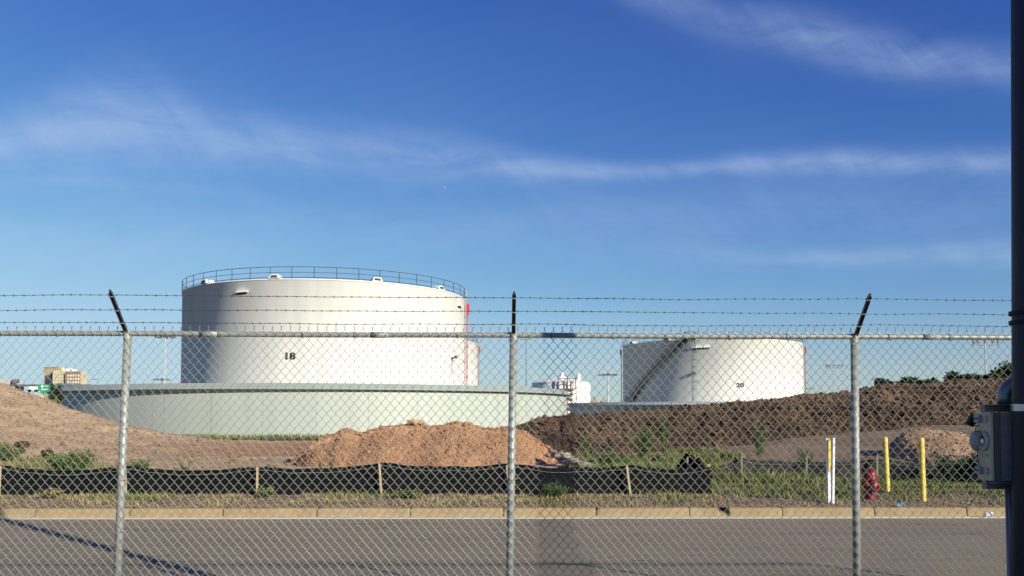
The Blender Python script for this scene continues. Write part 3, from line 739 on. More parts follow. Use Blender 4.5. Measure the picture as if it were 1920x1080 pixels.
b.box(((p.x + q.x) / 2 - 12, 350, p.z), (q.x - p.x + 24, 9, .5)); b.build('deck', M['lamp'], ov)
b = MB(); 
for k in range(9): b.cut().box((p.x - 20 + k * 8.2, 350, p.z / 2 - .3), (.8, 5, p.z - .3))
b.each('bridge_pier', M['concrete'], ov)
bl = empty('low_building'); tag(bl, 'pale low building on the far left skyline above the dirt hill', 'building')
b = MB(); p0 = at(-40, 711, 420); p1 = at(24, 730, 420); b.box(((p0.x + p1.x) / 2, 424, p0.z / 2), (p1.x - p0.x, 8, p0.z)); b.build('wall', M['concrete'], bl)
b = MB(); p0 = at(21, 711, 418); p1 = at(29, 718, 418); b.box(((p0.x + p1.x) / 2, 420, (p0.z + p1.z) / 2), (p1.x - p0.x, 3, p0.z - p1.z)); b.build('rooftop_unit', M['lamp'], bl)
tr = empty('truck_trailer'); tag(tr, 'white truck trailer just left of the nearer green sign', 'trailer')
b = MB(); p0 = at(52, 724.5, 330); p1 = at(69, 731.5, 330); b.box(((p0.x + p1.x) / 2, 331.5, (p0.z + p1.z) / 2), (p1.x - p0.x, 2.5, p0.z - p1.z)); b.build('trailer_body', M['signwhite'], tr)
b = MB()
for k in (.1, .2, .8, .9):
    b.cut().lathe((lerp(p0.x, p1.x, k), 330.4, p1.z - .2), [(0, -.1), (.5, -.1), (.5, .2), (0, .2)], 16, axis=Matrix.Rotation(pi / 2, 3, 'X'))
b.each('wheel', M['black'], tr)
for nm, px0, px1, py0, Y, lab in (('far_building', 1107, 1119, 749, 420, 'far tan building just right of the small distant tank'), ('far_building', 1129, 1139, 752, 520, 'tiny low tan building left of the tank numbered 20, by the white mast')):
    r = empty(nm); tag(r, lab, 'building'); a = at(px0, py0, Y); c = at(px1, py0, Y)
    b = MB(); b.box(((a.x + c.x) / 2, Y + 5, a.z / 2), (c.x - a.x, 10, a.z)); b.box((lerp(a.x, c.x, .8), Y + 4, a.z + .3), ((c.x - a.x) * .3, 4, 1.6)); b.build('wall', M['hoteltan'], r)
    b = MB(); windows(b, a.x, c.x, a.z * .3, a.z * .95, Y, 4, 2, .4, .5); b.each('window', M['hotelbrown'], r)

def airplane(p, span, heading, bank, m, label):
    r = empty('airplane', p); r.rotation_euler = (radians(bank), 0, heading); tag(r, label, 'airplane')
    s = span / 34.0
    b = MB(); b.lathe((0, 0, 0), [(0, -18 * s), (1.2 * s, -17 * s), (2 * s, -14 * s), (2 * s, 10 * s), (.6 * s, 18 * s), (0, 18.5 * s)], 12, axis=Matrix.Rotation(pi / 2, 3, 'Y')); b.build('fuselage', m, r, smooth=True)
    b = MB()
    for k in (-1, 1):
        b.add([(-3 * s, 0, -.8 * s), (4 * s, 0, -.8 * s), (8.5 * s, k * 17 * s, .6 * s), (6.5 * s, k * 17 * s, .6 * s), (-3 * s, 0, -.3 * s), (4 * s, 0, -.4 * s), (8.5 * s, k * 17 * s, .8 * s), (6.5 * s, k * 17 * s, .8 * s)],
              [(0, 1, 2, 3), (7, 6, 5, 4), (0, 4, 5, 1), (1, 5, 6, 2), (2, 6, 7, 3), (3, 7, 4, 0)])
    b.build('wing', m, r)
    b = MB(); b.add([(12 * s, -.15 * s, 1 * s), (17.5 * s, -.15 * s, 1 * s), (19 * s, -.15 * s, 7 * s), (16.5 * s, -.15 * s, 7 * s), (12 * s, .15 * s, 1 * s), (17.5 * s, .15 * s, 1 * s), (19 * s, .15 * s, 7 * s), (16.5 * s, .15 * s, 7 * s)], [(0, 1, 2, 3), (7, 6, 5, 4), (0, 4, 5, 1), (1, 5, 6, 2), (2, 6, 7, 3), (3, 7, 4, 0)])
    for k in (-1, 1): b.add([(14 * s, 0, 1 * s), (17 * s, 0, 1 * s), (18 * s, k * 6 * s, 1.4 * s), (16.8 * s, k * 6 * s, 1.4 * s)], [(0, 1, 2, 3)])
    b.build('tail', m, r)
    b = MB()
    for k in (-1, 1): b.cut().lathe((1.5 * s, k * 5.8 * s, -1.7 * s), [(0, -2 * s), (1 * s, -2 * s), (1 * s, 1.4 * s), (.5 * s, 2 * s), (0, 2 * s)], 10, axis=Matrix.Rotation(pi / 2, 3, 'Y'))
    b.each('engine', m, r)
airplane(at(833, 351, 7600), 36, radians(80), 24, M['aircraft'], 'tiny white airplane high in the blue sky above the largest tank')
airplane(at(178, 711, 4600), 34, radians(20), 0, M['aircraftgrey'], 'tiny grey airplane low on the skyline right of the hotel')

# ------------------------------------------------------------------ earth piles
# centre pile of orange gravelly soil
PC = [(525, 872), (560, 852), (590, 826), (605, 815), (625, 808), (645, 800), (662, 803), (680, 806), (705, 796), (725, 789), (745, 787), (770, 789), (800, 790), (850, 788), (885, 789), (910, 794), (950, 795), (985, 806), (1010, 820), (1040, 842), (1075, 862), (1105, 876)]
YP = 31.5
pcx = [(xat(a, YP), zat(b_, YP)) for a, b_ in PC]
def pile_c(x, y):
    h = interp(pcx, x) - .15
    yy = abs(y - YP - .5 * fn(x, 1, .3, 3)); z = .0 + h - yy * .52 + (.10 if yy < .3 else 0)
    z = min(z, h) + fn(x, y, .8, 6) * .11 * min(1, max(0, z + .3)) + fn(x, y, 4.0, 4) * .035 + fn(x * 1.5 + y, x, .9, 2) * .03
    return z
hf = heightfield(frange(pcx[0][0] - .5, pcx[-1][0] + .5, .07), frange(YP - 5.2, YP + 4.5, .09), pile_c)
for i in range(11000):
    x = random.uniform(pcx[0][0], pcx[-1][0]); y = random.uniform(YP - 4.2, YP + .6); z = pile_c(x, y)
    if z < ground(x, y) + .02: continue
    r = random.choice((.014, .02, .026, .032, .045)) * random.uniform(.7, 1.4)
    if random.random() < .02: r *= 2.0
    hf.rock((x, y, z + r * .2), r)
o = hf.build('soil_pile', M['orange']); tag(o, 'orange gravelly soil pile in the centre behind the black silt fence', 'soil pile')
b = MB(); p = at(776, 790, YP); random.seed(3); b.rock((p.x, p.y, p.z - .01), .22, 1.6, .6); b.rock((p.x + .25, p.y + .1, p.z - .05), .16, 1.3, .6)
tag(b.build('boulder', M['boulder']), 'pale pink sandstone rock on the crest of the orange soil pile', 'rock')

# dark brown cloddy berm on the right
PB = [(955, 812), (969, 797), (990, 786), (1008, 778), (1030, 776), (1050, 779), (1062, 776), (1090, 773), (1140, 769), (1200, 765), (1290, 757), (1350, 751), (1440, 745), (1480, 739), (1560, 734), (1600, 730), (1625, 724), (1645, 719), (1680, 717), (1740, 716), (1790, 711), (1830, 709), (1900, 704), (2050, 700), (2300, 706)]
def yb_px(px): return 37.5 + (px - 960) / 940 * 8.5
pbx = []
for a, b_ in PB:
    Y = yb_px(a); pbx.append((xat(a, Y), zat(b_, Y), Y))
pbz = [(a, z) for a, z, Y in pbx]; pby = [(a, Y) for a, z, Y in pbx]
def pile_b(x, y):
    h = interp(pbz, x) - .07; yc = interp(pby, x); d = yc - y
    if d > 0: z = h - d * .46 - .03 * d * d * .3
    else: z = h + d * .45
    if x < pbx[1][0]: z -= (pbx[1][0] - x) * .8
    rr = min(1, max(.0, (z - ground(x, y) + .4)))
    near = min(1, abs(d) / .8)
    z += (fn(x, y, .55, 6) * .20 * (.25 + .75 * near) + (noise.cell(Vector((x * 2.3 + fn(x, y, 2) * .6, y * 2.3, 0))) - .5) * .07 * (.35 + .65 * near) + fn(x, y, 3.2, 3) * .08) * rr
    return z
hf = heightfield(frange(pbx[0][0] - 1, 30, .11), frange(30.5, 52, .13), lambda x, y: pile_b(x, y))
random.seed(5)
for i in range(20000):
    x = random.uniform(pbx[0][0], 28); yc = interp(pby, x); y = yc - random.random() * 6.5 + .6; z = pile_b(x, y)
    if z < ground(x, y) - .02: continue
    r = random.choice((.025, .035, .04, .05, .06, .11)) * random.uniform(.7, 1.3)
    if y > yc - .8: r *= .65
    hf.rock((x, y, z + r * .25), r, 1.2, .8)
o = hf.build('soil_berm', M['brown']); tag(o, 'long dark brown berm of rough clods rising to the right before the tank numbered 20', 'soil berm')

# tan pile right of the berm foot
PT = [(1655, 852), (1672, 832), (1690, 812), (1710, 806), (1740, 802), (1770, 806), (1800, 812), (1835, 822), (1870, 840), (1900, 852)]
YT = 30.0
ptx = [(xat(a, YT), zat(b_, YT)) for a, b_ in PT]
def pile_t(x, y):
    h = interp(ptx, x); yy = abs(y - YT)
    if x < ptx[0][0]: h -= (ptx[0][0] - x) * .8
    if x > ptx[-1][0]: h -= (x - ptx[-1][0]) * .8
    return h - yy * .42 + fn(x, y, 1.0, 6) * .08 + fn(x, y, 4, 3) * .02
hf = heightfield(frange(ptx[0][0] - 1, ptx[-1][0] + 1, .07), frange(YT - 4, YT + 3, .09), pile_t)
for i in range(900):
    x = random.uniform(ptx[0][0], ptx[-1][0]); y = random.uniform(YT - 3, YT + .5); z = pile_t(x, y)
    if z < ground(x, y): continue
    r = random.choice((.02, .03, .05)) * random.uniform(.7, 1.4); hf.rock((x, y, z + r * .2), r)
tag(hf.build('soil_pile', M['tanpile']), 'low tan pink soil pile behind the two yellow bollards', 'soil pile')

# pale rubble heap at the right foot of the orange pile
random.seed(11); b = MB()
for i in range(75):
    t = random.random(); px = lerp(1040, 1106, t) + random.uniform(-8, 8); py = lerp(848, 878, t) + random.uniform(-4, 6); p = at(px, py, lerp(30, 27.5, t))
    b.rock((p.x, p.y, p.z), random.uniform(.06, .2), 1.5, .6)
tag(b.build('rubble_heap', M['rubble']), 'pale grey heap of broken concrete at the right foot of the orange soil pile', 'rubble')

# ------------------------------------------------------------------ grass, weeds and shrubs
def grass(name, samp, n, hlo, hhi, w, m, label=None, seed=1):
    random.seed(seed); b = MB()
    for i in range(n):
        x, y, k = samp()
        if k <= 0: continue
        z = ground_n(x, y) - .01; h = random.uniform(hlo, hhi) * k; a = random.uniform(0, 2 * pi); l = random.uniform(.1, .6) * h
        ww = w * random.uniform(.6, 1.4); ca_, sa_ = cos(a) * ww, sin(a) * ww; bx, by = random.uniform(-l, l), random.uniform(-l, l)
        q = len(b.v)
        b.v += [(x - ca_, y - sa_, z), (x + ca_, y + sa_, z), (x + bx * .4 + ca_ * .7, y + by * .4 + sa_ * .7, z + h * .6), (x + bx, y + by, z + h)]
        b.f += [(q, q + 1, q + 2), (q, q + 2, q + 3)]
    o = b.build(name, m); tag(o, kind='stuff', label=label, cat='grass'); return o
def s_verge():
    x = random.uniform(-14, 14); y = 17.2 + 2.2 * random.random() ** .8
    if x > 4.5 and random.random() < .75: return x, y, 0
    return x, y, 1.0 if fn(x, y, .55, 4) > -.02 + .25 * (y < 17.5) else (.45 if random.random() < .3 else 0)
grass('verge_grass', s_verge, 34000, .025, .105, .007, M['grassdry'], 'dry straw coloured grass along the kerb', 2)
def s_vg():
    x = random.uniform(-14, 14); y = random.uniform(17.7, 19.5); return x, y, 1.0 if fn(x + 30, y, .5, 3) > .24 else 0
grass('verge_grass', s_vg, 15000, .05, .17, .008, M['grassgreen'], 'green grass tufts at the foot of the black silt fence', 3)
def s_lawn():
    x = random.uniform(4.2, 22); y = random.uniform(18.8, 25.5)
    if y < 19.6 and x < 4.5: return x, y, 0
    k = ss(y, 18.8, 19.8); return x, y, k if (fn(x, y, .7, 4) > -.18 and random.random() < k) else 0
grass('lawn_grass', s_lawn, 85000, .03, .13, .010, M['grassgreen'], 'green grass on the right between the kerb and the low silt fence', 4)
def s_mid():
    x = random.uniform(1.8, 8); y = random.uniform(22, 34); return x, y, 1.0 if fn(x, y, .5, 4) > -.12 else 0
grass('field_grass', s_mid, 30000, .08, .30, .014, M['grassgreen'], 'green weeds and grass between the silt fence and the dark berm', 5)
def s_left():
    x = random.uniform(-23, -6); y = random.uniform(20, 37)
    lim = 35.5 - max(0, x + 22) * .75
    return x, y, (1.0 if fn(x, y, .45, 4) > -.02 else 0) if y < lim else 0
grass('field_grass', s_left, 46000, .06, .24, .013, M['grassgreen'], 'green and dry grass at the foot of the dirt hill on the left', 6)
def s_ring():
    x = random.uniform(-30, 2); y = random.uniform(66, 69.2); return x, y, 1.0 if random.random() < .7 else 0
grass('field_grass', s_ring, 9000, .15, .5, .03, M['grassgreen'], 'thin grass line at the foot of the long round wall', 8)

def leafy(h, rad, nleaf, leaf, seed, stems=7, spread=.6):
    random.seed(seed); st_ = MB(); lf = MB()
    for s in range(stems):
        a = random.uniform(0, 2 * pi); k = random.random() ** .6; hh = h * random.uniform(.6, 1.05)
        tip = Vector((cos(a) * rad * k, sin(a) * rad * k, hh)); mid = tip * .5 + Vector((0, 0, hh * .08))
        st_.tube([(0, 0, 0), mid, tip], .012 * h + .004, 4, False, .003)
        for i in range(nleaf // stems):
            t = random.uniform(.12, 1.05); p = (mid * (2 * t) if t < .5 else mid.lerp(tip, (t - .5) * 2))
            p = p + Vector((random.gauss(0, 1), random.gauss(0, 1), random.gauss(0, .7))) * rad * .2 * spread
            if p.z < .01: continue
            l = leaf * random.uniform(.6, 1.4); d = Vector((random.uniform(-1, 1), random.uniform(-1, 1), random.uniform(-.3, .9))).normalized()
            sd = d.cross(Vector((random.uniform(-1, 1), random.uniform(-1, 1), 1))).normalized() * l * .32
            q = len(lf.v); lf.v += [tuple(p), tuple(p + d * l * .5 + sd), tuple(p + d * l), tuple(p + d * l * .5 - sd)]; lf.f.append((q, q + 1, q + 2, q + 3))
    return st_, lf
def plant(name, x, y, h, rad, nleaf, leaf, seed, label, cat, group=None, m='weedleaf', stems=7, z=None, spread=.6):
    r = empty(name, (x, y, ground_n(x, y) - .02 if z is None else z)); tag(r, label, cat, group)
    s_, l_ = leafy(h, rad, nleaf, leaf, seed, stems, spread); s_.build('stem', M['stem'], r); l_.build('foliage', M[m], r); return r
def weed(px, py, hpx, wpx, Y, label, seed, m='weedleaf', n=500, leaf=.09, name='weed', cat='weed', stems=7):
    p = at(px, py, Y); plant(name, p.x, Y, hpx * Y / F, wpx / 2 * Y / F, int(n * 2.0), leaf * .55, seed, label, cat, 'weeds on the rough ground', m, stems)
weed(128, 872, 44, 100, 25, 'broad leafy green weed clump behind the silt fence on the left', 21, n=2600, leaf=.12, stems=22)
weed(262, 872, 30, 46, 25, 'green weed just right of the left fence post', 22, n=900, stems=12)
weed(348, 872, 34, 26, 24, 'upright spindly weed right of the left fence post, apart from the others', 23, n=420, leaf=.07, stems=6)
weed(325, 875, 18, 30, 24.5, 'low weed beside the spindly one behind the silt fence', 24, n=300, leaf=.07)
weed(14, 842, 30, 60, 32, 'weeds at the far left edge on the slope of the dirt hill', 25, n=900, leaf=.12, stems=14)
weed(507, 868, 14, 30, 27, 'small weed at the left toe of the orange soil pile', 26, n=200, leaf=.07)
weed(602, 884, 22, 10, 26.5, 'slender green weed in front of the orange pile, left of its pair', 27, n=160, leaf=.06, stems=3)
weed(622, 884, 26, 14, 26.5, 'slender green weed in front of the orange pile, right of its pair', 28, n=200, leaf=.06, stems=3)
weed(1040, 938, 24, 66, 18.9, 'bushy green grass weed at the silt fence in the shaded mesh strip', 29, n=1300, leaf=.06, stems=20)
weed(1098, 830, 62, 34, 31.5, 'tall weed at the left foot of the dark berm', 30, n=500, stems=8)
weed(1205, 838, 66, 60, 31, 'wide weed patch below the middle of the dark berm', 31, n=1400, leaf=.11, stems=20)
weed(1245, 832, 88, 30, 31, 'tall feathery weed below the middle of the dark berm', 32, n=500, leaf=.1, stems=9)
weed(1425, 835, 62, 40, 30.5, 'pale tall weed before the dark berm right of centre', 33, n=700, leaf=.1, stems=10)
weed(1150, 868, 30, 80, 28, 'low spreading green weed right of the pale rubble', 34, n=1400, leaf=.09, stems=22)
weed(1512, 868, 40, 34, 25.5, 'green weed beside the dark stake left of the white marker posts', 35, n=700, stems=10)
weed(1790, 888, 50, 84, 22.3, 'dark leafy bush right of the yellow bollards', 36, 'leafdark', 3000, .10, 'bush', 'bush', 26)
weed(1850, 892, 60, 84, 22.0, 'taller dark leafy bush behind the cream metal box', 37, 'leafdark', 3400, .10, 'bush', 'bush', 26)
weed(498, 935, 16, 44, 18.9, 'yellow green grass clump at the second stake from the left post', 38, 'grassgreen', 500, .09, stems=26)
weed(96, 932, 16, 40, 18.9, 'straw coloured grass clump before the silt fence at the left', 39, 'grassdry', 500, .09, stems=26)
weed(770, 940, 14, 60, 18.8, 'green grass clump before the silt fence, left of the centre fence post', 40, 'grassgreen', 600, .09, stems=26)

def shrub(px, pyb, w, h, Y, label, seed, m='leafdark', n=2200, leaf=.22, name='shrub'):
    p = at(px, pyb, Y); random.seed(seed); r = empty(name, (p.x, Y, p.z - .4)); tag(r, label, 'shrub', 'shrubs on the skyline')
    W_, H_ = w * Y / F / 2, h * Y / F + .4
    tr_ = MB(); lf = MB(); cl_ = []
    for i in range(9):
        a = random.uniform(0, 2 * pi); k = random.random() ** .5; t = Vector((cos(a) * W_ * k, sin(a) * W_ * .5 * k, H_ * random.uniform(.45, .9)))
        tr_.tube([(t.x * .1, t.y * .1, 0), t * .5, t], .05, 5, False, .012); cl_.append((t, random.uniform(.28, .45)))
    for i in range(n):
        t, k = random.choice(cl_); u = Vector((random.gauss(0, 1), random.gauss(0, 1), random.gauss(0, 1))).normalized() * random.random() ** .4
        q_ = t + Vector((u.x * W_ * k * 1.2, u.y * W_ * k, u.z * H_ * k * .9))
        l = leaf * random.uniform(.5, 1.3); d = Vector((random.uniform(-1, 1), random.uniform(-1, 1), random.uniform(-.6, 1))).normalized(); sd = d.cross(Vector((random.random() - .5, random.random() - .5, 1))).normalized() * l * .35
        q = len(lf.v); lf.v += [tuple(q_), tuple(q_ + d * l * .5 + sd), tuple(q_ + d * l), tuple(q_ + d * l * .5 - sd)]; lf.f.append((q, q + 1, q + 2, q + 3))
    tr_.build('stem', M['stem'], r); lf.build('foliage', M[m], r)
shrub(1658, 724, 22, 7, 52, 'small dark shrub on the berm skyline just right of the right fence post', 51)
shrub(1697, 720, 40, 7, 52, 'low shrub on the berm skyline, second from the right fence post', 52)
shrub(1738, 719, 34, 4, 52, 'very low shrub on the middle of the berm skyline', 53)
shrub(1806, 716, 50, 12, 54, 'rounded dark shrub on the berm skyline left of the tall white mast', 54, n=2800)
shrub(1852, 717, 50, 10, 55, 'dark shrub on the berm skyline at the foot of the tall white mast', 55, n=2800)
shrub(1892, 720, 56, 34, 54, 'large light green shrub on the skyline beside the dark pole', 56, 'leaf', 4200)
shrub(104, 752, 22, 24, 58, 'small dark shrub at the left end of the long round wall', 57, 'leafdark', 1200, .16)

# ------------------------------------------------------------------ silt fences
def silt(name, pts, label, m, stakes, hfab=.64, woodm='wood', sag=.10, cordm='cord', tilt=None, under=.0):
    r = empty(name, (0, 0, 0)); tag(r, label, 'silt fence')
    b = MB(); n = 0; cord = MB(); cp = []; cols = []
    for i in range(len(pts) - 1):
        (x0, y0, h0), (x1, y1, h1) = pts[i], pts[i + 1]; L_ = sqrt((x1 - x0) ** 2 + (y1 - y0) ** 2); K = max(6, int(L_ / .12))
        for k in range(K + (i == len(pts) - 2)):
            t = k / K; x = lerp(x0, x1, t); y = lerp(y0, y1, t); sg = 4 * t * (1 - t)
            cols.append((x, y, lerp(h0, h1, t) * hfab - sg * sag * (L_ / 2.8), sg))
    for (x, y, h, sg) in cols:
        zb = ground_n(x, y) - .05; yy = y + fn(x, 7, .9, 4) * .05 + .10 * sg * .5
        for q in range(7):
            t = q / 6; b.v.append((x, yy + sin(t * pi) * .05 + fn(x * 2, t * 2, 1.2, 3) * .035, lerp(zb, zb + .05 + h, t)))
        cp.append((x, yy - .035, zb + .05 + h - .065 - .03 * sg)); n += 1
    for i in range(n - 1):
        for q in range(6): b.f.append((i * 7 + q, (i + 1) * 7 + q, (i + 1) * 7 + q + 1, i * 7 + q + 1))
    f = b.build('fabric', m, r, smooth=True)
    cord.tube(cp, .0045, 4); cord.build('cord', M[cordm], f)
    for (x, y, hh, lx) in stakes:
        s = MB(); z = ground_n(x, y); rot = Matrix.Rotation(lx, 3, 'Y')
        s.box(Vector((x, y - .055, z)) + rot @ Vector((0, 0, hh / 2 - .06)), (.045, .022, hh + .1), rot); s.build('stake', M[woodm], r)
    return r
YS = 19.4
pxs = [-470, -235, 4, 240, 484, 716, 956, 1182, 1333]
hs = [1.0, 1.02, 1.02, 1.0, 1.0, 1.12, 1.10, 1.02, .95]
pts = [(xat(p, YS), YS + .02 * i, h) for i, (p, h) in enumerate(zip(pxs, hs))]
lean = {4: .03, 240: -.05, 484: .0, 716: -.07, 956: -.1, 1182: -.12}
sf = silt('silt_fence', pts, 'long black silt fence on wooden stakes behind the kerb', M['fabric'],
     [(pts[i][0], pts[i][1] - .03, .66 + .05 * (pxs[i] in (716,)), lean.get(pxs[i], 0)) for i in range(8)])
# the fence turns back from the corner as a slack end
cx_, cy_ = pts[-1][0], pts[-1][1]
def crumple(name, ctrl, label, m, w=.5, seed=1, amp=.08, flop=.2):
    random.seed(seed); b = MB(); K = 60
    for k in range(K + 1):
        t = k / K * (len(ctrl) - 1); i = min(int(t), len(ctrl) - 2); u = t - i
        c = [lerp(ctrl[i][j], ctrl[i + 1][j], u) for j in range(4)]
        g_ = ground_n(c[0], c[1]) - .02
        for q in range(8):
            s = q / 7; nn = fn(t * 2.2 + seed, s * 2.6, 1.7, 5)
            b.v.append((c[0] + nn * amp * 1.6 + s * flop * .3, c[1] + fn(t * 3, s * 3 + 9, 1.5, 4) * amp * 2 + s * flop, g_ + c[2] * s + c[3] + nn * amp * s))
    for k in range(K):
        for q in range(7): b.f.append((k * 8 + q, (k + 1) * 8 + q, (k + 1) * 8 + q + 1, k * 8 + q + 1))
    return b.build(name, m, None)
o = crumple('silt_fence_end', [(cx_, cy_, .52, 0), (cx_ + .02, cy_ + 1.2, .50, 0), (xat(1318, 22), 22, .50, 0), (xat(1302, 22.8), 22.8, .62, 0), (xat(1286, 23.3), 23.3, .75, .02), (xat(1262, 23.6), 23.6, .25, 0)], '', M['fabric'], seed=4, amp=.11)
tag(o, 'crumpled black fabric bunched where the silt fence turns back beyond the grass', 'fabric')
st1 = MB(); p = at(1289, 850, 23.2); st1.box((p.x, 23.2, ground(p.x, 23.2) + .30), (.045, .03, .7)); tag(st1.build('stake', M['woodold']), 'dark wooden stake in the crumpled black fabric', 'stake')
st1 = MB(); p = at(1325, 870, 21.5); st1.box((p.x, 21.4, ground(p.x, 21.4) + .30), (.06, .03, .55), Matrix.Rotation(.15, 3, 'Y')); tag(st1.build('stake', M['wood']), 'pale wooden stake by the corner of the black silt fence', 'stake')
Y2 = 24.4
p2 = [(1345, .55), (1388, 1.0), (1508, .82), (1640, .95), (1760, .72), (1835, .8), (1930, .9), (2100, .9)]
pts2 = [(xat(a, Y2 - .003 * (a - 1345)), Y2 - .003 * (a - 1345), h) for a, h in p2]
silt('silt_fence', pts2, 'older dusty grey silt fence sagging across the grass on the right', M['fabricold'],
     [(pts2[1][0], pts2[1][1] - .03, .72, .0), (pts2[2][0], pts2[2][1] - .03, .62, .04), (pts2[3][0], pts2[3][1] - .03, .66, .02), (pts2[5][0], pts2[5][1] - .03, .6, 0)], .56, 'woodold', .05)

# ------------------------------------------------------------------ bollards, markers, hydrant, litter
def bollard(pxt, pxb, pyt, pyb, label):
    Y = 18.0
    for _ in range(20): x = xat(pxb, Y); Y = F * (EYE - ground_n(x, Y)) / (pyb - 775)
    x = xat(pxb, Y); h = (pyb - pyt) * Y / F; r = empty('bollard', (x, Y, ground_n(x, Y) - .03)); tag(r, label, 'bollard', 'yellow bollards')
    r.rotation_euler = (0, math.atan2(at(pxt, pyt, Y).x - at(pxb, pyb, Y).x, h), 0)
    b = MB(); b.lathe((0, 0, 0), [(.057, -.1), (.057, h - .02)], 24); b.build('pipe', M['yellow'], r, smooth=True)
    b = MB(); b.lathe((0, 0, h - .02), [(.059, 0), (.056, .02), (.043, .042), (.02, .055), (0, .058)], 24); b.build('cap', M['yellow'], r, smooth=True)
    return r
bollard(1656.5, 1661.5, 819, 922, 'yellow bollard just right of the fire hydrant')
bollard(1724, 1728, 821, 938, 'yellow bollard farthest right, standing alone nearer the kerb')
def marker(pxt, pxb, pyt, pyb, label, yellow, w):
    Y = 18.0
    for _ in range(20): x = xat(pxb, Y); Y = F * (EYE - ground_n(x, Y)) / (pyb - 775)
    x = xat(pxb, Y); h = (pyb - pyt) * Y / F; r = empty('marker_post', (x, Y, ground_n(x, Y) - .03)); tag(r, label, 'marker post')
    r.rotation_euler = (0, math.atan2(at(pxt, pyt, Y).x - at(pxb, pyb, Y).x, h), 0)
    b = MB()
    if yellow:
        b.box((0, 0, h / 2), (w, .025, h)); b.box((-w / 2 - .004, -.012, h / 2), (.02, .045, h)); b.build('post', M['whitep'], r, bevel=.004)
        c = MB(); hw = w * .52
        c.add([(-hw * .1, -.030, h * .50), (hw * .35, -.030, h * .50), (hw * 1.35, -.030, h * .62), (hw * 1.5, -.030, h * .97), (hw * .9, -.030, h * 1.015), (-hw * .5, -.030, h * .97),
               (-hw * .1, -.018, h * .50), (hw * .35, -.018, h * .50), (hw * 1.35, -.018, h * .62), (hw * 1.5, -.018, h * .97), (hw * .9, -.018, h * 1.015), (-hw * .5, -.018, h * .97)],
              [(0, 1, 2, 3, 4, 5), (11, 10, 9, 8, 7, 6), (0, 6, 7, 1), (1, 7, 8, 2), (2, 8, 9, 3), (3, 9, 10, 4), (4, 10, 11, 5), (5, 11, 6, 0)])
        c.build('marker_face', M['yellow'], r)
    else:
        b.lathe((0, 0, 0), [(w / 2, -.05), (w / 2 * .8, h), (0, h)], 16); b.build('post', M['whitep'], r, smooth=False)
marker(1549, 1553, 818, 941, 'white marker post with a yellow face, left of its leaning pair', True, .065)
marker(1560, 1558, 818, 943, 'slim round white marker post leaning beside the yellow faced one', False, .075)

def hydrant():
    Y = 18.6; x = xat(1629, Y); z = ground_n(x, Y) - .02; r = empty('fire_hydrant', (x, Y, z)); tag(r, 'dark red fire hydrant beside the right fence post', 'fire hydrant')
    b = MB(); b.lathe((0, 0, 0), [(.0, -.02), (.17, -.02), (.17, .05), (.125, .06), (.125, .10), (.115, .12), (.115, .44), (.135, .46), (.155, .47), (.155, .505), (.14, .51)], 28); b.build('barrel', M['hydrant'], r, smooth=False)
    b = MB(); b.lathe((0, 0, .51), [(.155, 0), (.155, .03), (.14, .04), (.135, .09), (.105, .15), (.06, .185), (.04, .19)], 28); b.lathe((0, 0, .70), [(.035, 0), (.035, .055), (.0, .055)], 5); b.build('bonnet', M['hydrant'], r, smooth=True)
    ry = Matrix.Rotation(pi / 2, 3, 'Y'); rx = Matrix.Rotation(pi / 2, 3, 'X')
    pr = [(.06, .09), (.06, .15), (.075, .152), (.075, .19), (.045, .20), (.02, .20), (.02, .225), (0, .225)]
    for k, rt in ((0, Matrix.Rotation(.5, 3, 'Z') @ ry), (1, Matrix.Rotation(.5 + pi, 3, 'Z') @ ry)):
        b = MB(); b.lathe((0, 0, .36), pr, 18, axis=rt); b.build('side_nozzle', M['hydrant'], r)
    b = MB(); b.lathe((0, 0, .33), [(.085, .09), (.085, .14), (.1, .145), (.1, .185), (.05, .20), (.025, .20), (.025, .23), (0, .23)], 20, axis=Matrix.Rotation(.5, 3, 'Z') @ rx); b.build('pumper_nozzle', M['hydrant'], r)
    b = MB(); b.tube([(-.02, -.12, .27), (0, -.16, .20), (.05, -.15, .18), (.1, -.1, .24), (.13, -.02, .30)], .008, 5); b.build('chain', M['zincbright'], r)
    b = MB()
    for k in range(8):
        a = k * pi / 4; b.cut().lathe((cos(a) * .145, sin(a) * .145, .5), [(.014, -.05), (.014, .06), (0, .06)], 6)
    b.each('flange_bolt', M['hydrant'], r)
hydrant()
p = at(1847, 966, 16.9); b = MB(); random.seed(9)
for i in range(3): b.rock((p.x + i * .045 - .04, 16.82 - .02 * i, .05 + .02 * i), .055, 1.3, .8)
tag(b.build('litter', M['litter']), 'crumpled white litter lying against the kerb near the dark pole', 'litter')
p = at(1686, 953, 17.2); b = MB(); b.box((p.x, 17.22, .20), (.10, .05, .05), Matrix.Rotation(.5, 3, 'Y')); b.box((p.x + .05, 17.24, .21), (.03, .04, .10), Matrix.Rotation(.3, 3, 'Y')); tag(b.build('plastic_scrap', mat('blue_plastic', (.08, .22, .33), .5)), 'small blue plastic scrap on the kerb between the yellow bollards', 'litter')
